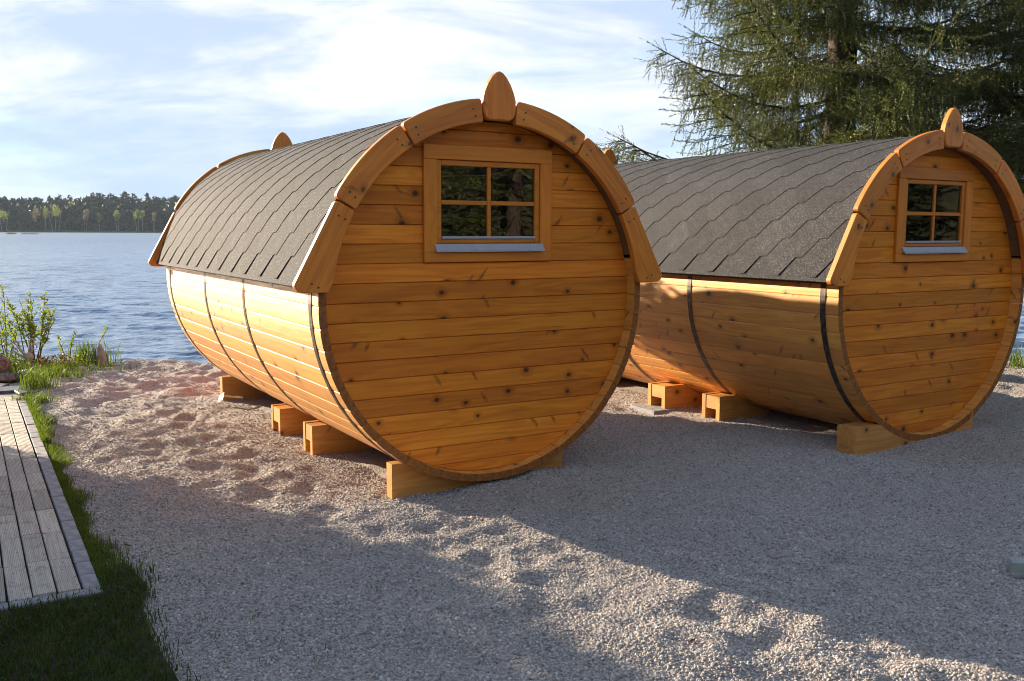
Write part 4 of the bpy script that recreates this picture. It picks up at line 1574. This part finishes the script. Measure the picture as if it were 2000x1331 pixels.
# ------------------------------------------------------------------ spruces
def needle_twig(gg, length, nodes, needle=.026, w=.0095):
    """one twiglet along +x drooping slightly: flat needle triangles all round"""
    V, F = [], []
    for i in range(nodes):
        s = (i + .5) / nodes
        b = np.array([length * s, 0, 0])
        a = gg.uniform(0, 2 * np.pi)
        d = np.array([.75, math.cos(a) * .85, math.sin(a) * .85]); d /= np.linalg.norm(d)
        l = needle * (1 - .35 * s) * gg.uniform(.8, 1.25)
        t = np.cross(d, [math.cos(a + 1.3), .3, math.sin(a + 1.3)]); t /= np.linalg.norm(t)
        k = len(V)
        V += [b - t * w / 2 - d * .002, b + t * w / 2 - d * .002, b + d * l]
        F.append((k, k + 1, k + 2))
    return np.array(V), np.array(F)


def basis(d, roll):
    d = d / np.linalg.norm(d)
    a = np.cross(d, [0, 0, 1.0])
    if np.linalg.norm(a) < 1e-3: a = np.array([1.0, 0, 0])
    a /= np.linalg.norm(a)
    b = np.cross(d, a)
    c, s = math.cos(roll), math.sin(roll)
    return np.stack([d, a * c + b * s, -a * s + b * c], 0)


def build_spruce(label, loc, seed, h, blen, zmin, detail_top, rz=0.0, group='tall spruces by the shore'):
    gg = np.random.default_rng(seed)
    protos = [needle_twig(gg, .19, 21) for _ in range(5)]
    coarse = [needle_twig(gg, .45, 24, .07, .034) for _ in range(4)]
    root = empty('spruce_tree', loc, rz)
    tag(root, label, 'tree', group)
    mb = MB()
    zs = np.linspace(-.2, h, 16)
    tr = lambda z: .19 * (1 - z / h) ** .9 + .012
    mb.tube([(math.sin(z * .7) * .03, math.cos(z * .9) * .03, z) for z in zs], [tr(max(z, 0)) * (1.35 if z < .2 else 1) for z in zs], 10)
    obj('trunk', fix_normals(mb.me('trunk', M['bark'], True)), root)
    lb = MB()
    VS, FS, nb = [], [], 0

    def put(proto, org, d, roll, sc):
        nonlocal nb
        V, F = proto
        B_ = basis(d, roll)
        VS.append((V * sc) @ B_ + org)
        FS.append(F + nb)
        nb += len(V)
    z = zmin
    while z < h - .3:
        fine = z < detail_top
        nbr = 7 if fine else 6
        base_a = gg.uniform(0, 2 * np.pi)
        for k in range(nbr):
            az = base_a + 2 * np.pi * k / nbr + gg.normal(0, .22)
            zz = z + gg.uniform(-.12, .12)
            L_ = blen * (1 - zz / h) ** .75 * gg.uniform(.72, 1.12)
            rise = gg.uniform(-.06, .10)
            n_ = 9
            P = []
            for i in range(n_):
                s = i / (n_ - 1)
                r_ = L_ * s
                zo = rise * L_ * s - .30 * L_ * s * (1 - s) * 1.25 - .05 * L_ * s + .10 * L_ * s ** 3
                wob = .03 * math.sin(5 * s + az * 3) * L_
                P.append(np.array([math.cos(az) * r_ - math.sin(az) * wob * s, math.sin(az) * r_ + math.cos(az) * wob * s, zz + zo]))
            P = np.array(P)
            lb.tube([tuple(p) for p in P], [(.026 * L_ / 2.6) * (1 - .85 * i / (n_ - 1)) + .003 for i in range(n_)], 5)
            side = np.array([-math.sin(az), math.cos(az), 0])
            fwd = np.array([math.cos(az), math.sin(az), 0])

            def at(s):
                f = s * (n_ - 1)
                i = min(int(f), n_ - 2)
                return P[i] + (P[i + 1] - P[i]) * (f - i)
            if not fine:
                for q in range(int(15 * L_ / 2)):
                    s = gg.uniform(.15, 1)
                    o_ = at(s)
                    sd = side * gg.choice([-1, 1])
                    d = fwd * .7 + sd * gg.uniform(.3, 1) + np.array([0, 0, gg.uniform(-.7, .1)])
                    put(coarse[gg.integers(4)], o_, d, gg.uniform(0, 6), gg.uniform(.8, 1.3) * (.5 + .5 * L_ / 2))
                continue
            # second-order shoots to both sides, each hung with drooping twiglets
            m_ = int(25 * L_ / 2.2)
            for q in range(m_):
                s = .10 + .90 * (q + gg.uniform(0, 1)) / m_
                o_ = at(s)
                sgn = 1 if q % 2 else -1
                sl = (.70 * (1 - s) + .26) * gg.uniform(.6, 1.15) * L_ / 2.4
                sdir = fwd * gg.uniform(.55, .95) + side * sgn * gg.uniform(.55, 1.0)
                sdir /= np.linalg.norm(sdir)
                e_ = o_ + sdir * sl + np.array([0, 0, -.22 * sl + gg.normal(0, .03)])
                mid = (o_ + e_) / 2 + np.array([0, 0, .04 * sl])
                lb.tube([tuple(o_), tuple(mid), tuple(e_)], [.007, .005, .0025], 4)
                kk = max(3, int(sl * 21))
                for w_ in range(kk):
                    f = (w_ + .6) / kk
                    b = o_ * (1 - f) + e_ * f + np.array([0, 0, .04 * sl * 4 * f * (1 - f)])
                    # along the shoot
                    if w_ % 4 != 3:
                        put(protos[gg.integers(5)], b, sdir + np.array([0, 0, gg.uniform(-.35, .25)]) + gg.normal(0, .25, 3), gg.uniform(0, 6), gg.uniform(.75, 1.15))
                    # hanging curtain
                    nh = 1 + int(gg.uniform() < .7)
                    for _ in range(nh):
                        d = np.array([0, 0, -1.0]) + sdir * gg.uniform(.05, .5) + gg.normal(0, .2, 3)
                        ln = gg.uniform(.55, 1.2)
                        put(protos[gg.integers(5)], b + gg.normal(0, .02, 3), d, gg.uniform(0, 6), ln)
                        if gg.uniform() < .5:
                            put(protos[gg.integers(5)], b + d / np.linalg.norm(d) * .13 * ln, d + gg.normal(0, .15, 3), gg.uniform(0, 6), ln * .9)
                put(protos[0], e_, sdir + np.array([0, 0, .1]), gg.uniform(0, 6), 1.2)
            tip = P[-1] - P[-2]
            put(protos[1], P[-1], tip, 0, 1.5)
            for _ in range(16):
                s = gg.uniform(.62, 1.0)
                d = fwd * gg.uniform(.2, .9) + side * gg.normal(0, .6) + np.array([0, 0, gg.uniform(-1.1, .25)])
                put(protos[gg.integers(5)], at(s), d, gg.uniform(0, 6), gg.uniform(.7, 1.3))
            for _ in range(4):
                put(protos[2], P[-1] - tip * gg.uniform(0, .6), tip / np.linalg.norm(tip) + gg.normal(0, .5, 3), 0, 1.1)
        z += .40 if fine else .55
    V = np.concatenate(VS); F = np.concatenate(FS)
    obj('limbs', fix_normals(lb.me('limbs', M['bark'])), root)
    obj('crown', mesh_np('crown', V, F, M['needle']), root)
    print('spruce tris', len(F))
    return root


spruce1 = build_spruce('tall spruce whose drooping boughs reach over the right barrel roof, sunlit on its left', (3.72, 11.0, -.05), 71, 15.0, 3.0, 2.35, 4.75)
tbl = child_table()
sp2 = copy_tree(spruce1, None, tbl)
sp2.location, sp2.rotation_euler = (6.45, 10.4, -.05), (0, 0, R(137))
tag(sp2, 'darker spruce at the right edge behind the right barrel', 'tree', 'tall spruces by the shore')

# ------------------------------------------------------------------ unseen hedge added at the left to shade the foreground, trees behind the camera
cs, sn = math.cos(B1['a']), math.sin(B1['a'])
UV = np.array([cs, sn]); NV = np.array([sn, -cs])
SC = np.array([-5.98, 8.10])
hedge = tag(empty('shade_hedge', (SC[0], SC[1], -.16), B1['a']), 'hedge added out of the picture left of the path to shade the foreground', 'hedge')
mb = MB()
mb.cbox(-.85, -.10, -6.9, -.10, 0, 1.82, .08)  # solid block inside the added hedge, stops the sun
obj('stems', fix_normals(mb.me('stems', M['soil'])), hedge)
gg = np.random.default_rng(505)
n = 26000
P = np.stack([gg.uniform(-.95, .0, n), gg.uniform(-7.0, .0, n), gg.uniform(.05, 1.95, n)], 1)
k = gg.integers(0, 3, n)
P[k == 0, 0] = -.06 + gg.normal(0, .05, (k == 0).sum())
P[k == 1, 2] = 1.84 + .04 * np.sin(P[k == 1, 1] * 3.1) + .03 * np.sin(P[k == 1, 1] * 8.3) + np.abs(gg.normal(0, .07, (k == 1).sum()))
m2 = (k == 2)
P[m2, 1] = -.06 + gg.normal(0, .06, m2.sum()) + .04 * np.sin(P[m2, 2] * 5)
d = gg.normal(size=(n, 3)); d /= np.linalg.norm(d, axis=1)[:, None]
w = np.cross(d, gg.normal(size=(n, 3))); w /= np.linalg.norm(w, axis=1)[:, None]
l = gg.uniform(.04, .075, n)[:, None]
V = np.stack([P, P + d * l * .5 + w * l * .34, P + d * l, P + d * l * .5 - w * l * .34], 1).reshape(-1, 3)
obj('leaves', mesh_np('leaves', V, np.arange(4 * n).reshape(-1, 4), M['grass']), hedge)
bv, bf = [], []
na = 60
for i in range(na + 1):
    a = R(25 - 235 * i / na)                     # from the right round behind the viewpoint to the left
    for k, (r_, z) in enumerate(((10.5, -.2), (13, 1.2), (17, 4.0), (22, 6.5), (34, 7.5), (60, 7.0))):
        q = r_ * (1 + .05 * math.sin(i * .9 + k)) * (1.0 if i < 45 else 1.0)
        bv.append((math.cos(a) * q + 1.5, math.sin(a) * q, z * min(1, (na - i) / 14 + .0) * min(1, i / 5 + .1) - (.2 if k else .3)))
for i in range(na):
    for k in range(5):
        a = i * 6 + k
        bf.append((a, a + 6, a + 7, a + 1))
bank = obj('wooded_bank', fix_normals(mesh_np('wooded_bank', np.array(bv), bf, M['land'], True)))
tag(bank, kind='structure')
grove = None
for k, (x, y, rz, w) in enumerate(((9.5, -3.0, 40, 'right behind'), (14.0, -1.5, 200, 'farther right behind'), (12.0, -8.0, 300, 'deep right behind'), (6.0, -8.5, 90, 'squarely behind, to the right'),
                                   (11.5, 4.2, 10, 'right of the right barrel, nearest it'), (15.5, 7.0, 150, 'right of the right barrel, farther off'), (14.0, 2.0, 70, 'right of the right barrel, toward the viewpoint'),
                                   (0.5, -10.0, 150, 'squarely behind'), (-5.5, -9.0, 250, 'left behind'))):
    if grove is None:
        grove = build_spruce('x', (x, y, -.2), 90, 13.0, 3.0, 1.0, 0.0)
        gt = child_table()
        o = grove
    else:
        o = copy_tree(grove, None, gt)
    o.location, o.rotation_euler = (x, y, -.2), (0, 0, R(rz))
    tag(o, 'grove spruce out of the picture, ' + w, 'tree', 'spruces in the grove behind the viewpoint')

# ------------------------------------------------------------------ far shore
FY = 452.0
mb = MB()
gs = np.random.default_rng(5)
xs = np.linspace(-620, 520, 115)
vs = []
for i, x in enumerate(xs):
    vs += [(x, FY - 4 + gs.normal(0, 1.0), -.3), (x, FY + 2, .7), (x, FY + 60, 4.0), (x, FY + 160, 5.0)]
fs = []
for i in range(len(xs) - 1):
    for k in range(3):
        a = i * 4 + k
        fs.append((a, a + 4, a + 5, a + 1))
mb.add(vs, fs)
o = obj('far_shore', fix_normals(mb.me('far_shore', plain('far_bank', (0.07, 0.075, 0.045), 0.95, 0.1, .4, .3), True)))
tag(o, kind='structure')


def far_trees():
    gg = np.random.default_rng(77)
    VS, FS, nb = [], [], 0
    for row in range(7):
        y0 = FY + 6 + row * 6.0
        step = 2.7
        x = -600.0
        while x < 500:
            near = -285 < x < -120
            x += gg.uniform(.7, 1.3) * step * (1 if near else 1.5)
            y = y0 + gg.normal(0, 2.0)
            profile = 1.0 + .05 * math.sin(x * .031 + 1) + .06 * math.sin(x * .11) + .04 * math.sin(x * .37)
            h = (8.4 + row * 1.2) * profile * gg.uniform(.92, 1.04) * (gg.uniform(.22, .48) if row == 0 else 1)
            if row == 0: y = FY + 3.5 + gg.normal(0, 1)
            conif = gg.uniform() < .07
            if conif: h *= 1.07
            n_ = 170 if near else 60
            zb = .7 + row * .3
            s = gg.uniform(0, 1, n_)
            if conif:
                zc_ = h * (.05 + .95 * s)
                rad = (1 - s) ** .8 * h * .14 + .2
            else:
                zc_ = h * (.10 + .90 * s)
                rad = np.sqrt(np.maximum(1 - (1.6 * s - .6) ** 2, .02)) * h * .21
            a = gg.uniform(0, 2 * np.pi, n_)
            q = rad * np.sqrt(gg.uniform(.25, 1, n_))
            c = np.stack([x + q * np.cos(a), y + q * np.sin(a), zb + zc_], 1)
            sz = gg.uniform(.8, 1.9, n_)[:, None] * (1.0 if near else 1.7)
            d1 = gg.normal(size=(n_, 3)); d1 /= np.linalg.norm(d1, axis=1)[:, None]
            d2 = gg.normal(size=(n_, 3)); d2 /= np.linalg.norm(d2, axis=1)[:, None]
            V = np.stack([c - d1 * sz * .6, c + d1 * sz * .6, c + d2 * sz], 1).reshape(-1, 3)
            F = np.arange(3 * n_).reshape(-1, 3) + nb
            VS.append(V); FS.append(F); nb += len(V)
            # trunk as a slim prism
            w = .16
            V = np.array([(x - w, y, zb - .5), (x + w, y, zb - .5), (x, y + w, zb - .5), (x - w * .5, y, zb + h * .8), (x + w * .5, y, zb + h * .8), (x, y + w * .5, zb + h * .8)])
            F = np.array([(0, 1, 4), (0, 4, 3), (1, 2, 5), (1, 5, 4), (2, 0, 3), (2, 3, 5)]) + nb
            VS.append(V); FS.append(F); nb += 6
    o = obj('far_forest', mesh_np('far_forest', np.concatenate(VS), np.concatenate(FS), M['pine_forest']))
    tag(o, 'dark mixed forest along the far shore of the lake', 'forest', kind='stuff')


far_trees()


def birch(px, py_top, wpx, mat, label, seed, lean=0.0, dy=0.0, trunks=1, top_only=.45):
    """a tree of the far shore, pixel column of the photograph turned into a place on the bank"""
    gg = np.random.default_rng(seed)
    Y = FY + 1.5 + dy
    x = (px - 1000) / FPX * Y
    h = (455 - py_top) / FPX * Y
    r_ = wpx / FPX * Y / 2 * 1.2
    root = empty('birch_tree', (x, Y, .5))
    tag(root, label, 'tree', 'pale spring birches on the far shore')
    mb = MB()
    for k in range(trunks):
        o_ = (k - (trunks - 1) / 2) * r_ * .9
        mb.tube([(o_ * .4, 0, -.3), (o_ * .7 + lean * .3, 0, h * .35), (o_ + lean, 0, h * .85)], [.15, .12, .05], 6)
    obj('trunk', fix_normals(mb.me('trunk', M['birch_bark'])), root)
    n_ = 420
    lobes = [(gg.uniform(-.55, .55), gg.uniform(0, 1), gg.uniform(.40, .75)) for _ in range(7)] + [(0, .8, .6)]
    li = gg.integers(0, len(lobes), n_)
    LB_ = np.array(lobes)[li]
    v = gg.normal(size=(n_, 3)); v /= np.linalg.norm(v, axis=1)[:, None]
    v *= gg.uniform(.2, 1, n_)[:, None] ** .5
    hz_ = h * (1 - top_only) / 2
    taper = 1 - .45 * np.abs(LB_[:, 1] * 2 - .9)
    c = np.stack([LB_[:, 0] * r_ * taper + v[:, 0] * r_ * LB_[:, 2] * .75 + lean * LB_[:, 1], v[:, 1] * r_ * .7,
                  h * top_only + hz_ * .35 + LB_[:, 1] * hz_ * 1.25 + v[:, 2] * hz_ * .42], 1)
    sz = gg.uniform(.25, .6, n_)[:, None]
    d1 = gg.normal(size=(n_, 3)); d1 /= np.linalg.norm(d1, axis=1)[:, None]
    d2 = gg.normal(size=(n_, 3)); d2 /= np.linalg.norm(d2, axis=1)[:, None]
    V = np.stack([c - d1 * sz * .6, c + d1 * sz * .6, c + d2 * sz], 1).reshape(-1, 3)
    obj('crown', mesh_np('crown', V, np.arange(3 * n_).reshape(-1, 3), mat), root)


for i, a in enumerate(((14, 412, 34, 'birch_leaf', 'broad olive birch at the left edge of the far shore', 0, 0, 2, .3),
                       (77, 406, 16, 'birch_pink', 'faint brownish birch left of the bright pair on the far shore', 0, 1, 1, .4),
                       (95, 404, 14, 'birch_leaf', 'slim pale green birch left of the largest birch', 0, 0, 1, .4),
                       (114, 401, 25, 'birch_leaf', 'largest yellow green birch on the far shore', 0, 0, 3, .42),
                       (146, 395, 17, 'birch_leaf', 'pale birch standing higher within the dark forest', 0, 14, 1, .6),
                       (172, 411, 14, 'birch_pink', 'bare pinkish birch with a white trunk on the far shore', 0.6, 0, 2, .4),
                       (199, 419, 13, 'birch_leaf', 'small dull birch right of the pinkish one', 0, 2, 1, .4),
                       (234, 412, 14, 'birch_leaf', 'bright upright birch alone in the middle of the far shore', 0, 0, 2, .45),
                       (272, 412, 12, 'birch_leaf', 'left one of the twin bright birches near the barrel', .4, 0, 2, .45),
                       (283, 412, 13, 'birch_leaf', 'right one of the twin bright birches near the barrel', .2, 0, 1, .4),
                       (305, 417, 9, 'birch_pink', 'slim bare birch nearest the roof of the barrel', 0.3, 0, 2, .5))):
    birch(a[0], a[1], a[2], M[a[3]], a[4], 200 + i, a[5], a[6], a[7], a[8])


def reeds(px, wpx, label, seed):
    gg = np.random.default_rng(seed)
    Y = 300.0
    x = (px - 1000) / FPX * Y
    w = wpx / FPX * Y
    n_ = 300
    qx, qy = gg.uniform(-w / 2, w / 2, n_), gg.normal(0, .6, n_)
    V, F = blades(qx, qy, np.full(n_, -.1), .35, .85, .06, .3, gg)
    o = obj('reed_islet', mesh_np('reed_islet', V, F, M['reed']))
    o.location = (x, Y, -.25)
    tag(o, label, 'reed islet', 'reed islets out on the lake')


reeds(27, 15, 'small reed islet on the lake nearer the left edge', 1)
reeds(63, 31, 'wider reed islet on the lake, the right one', 2)

# ------------------------------------------------------------------ the air over the lake
hz, T = new_mat('haze')
pv = T.n('ShaderNodeVolumePrincipled', {'Color': (0.70, 0.84, 1.0, 1), 'Density': 0.00015, 'Anisotropy': 0.0})
T.n('ShaderNodeOutputMaterial', {'Volume': pv.outputs[0]})
hb = MB().box(-640, 560, -270, 640, -1.6, 32.0)
o = obj('haze', hb.me('haze', hz))
tag(o, kind='stuff')
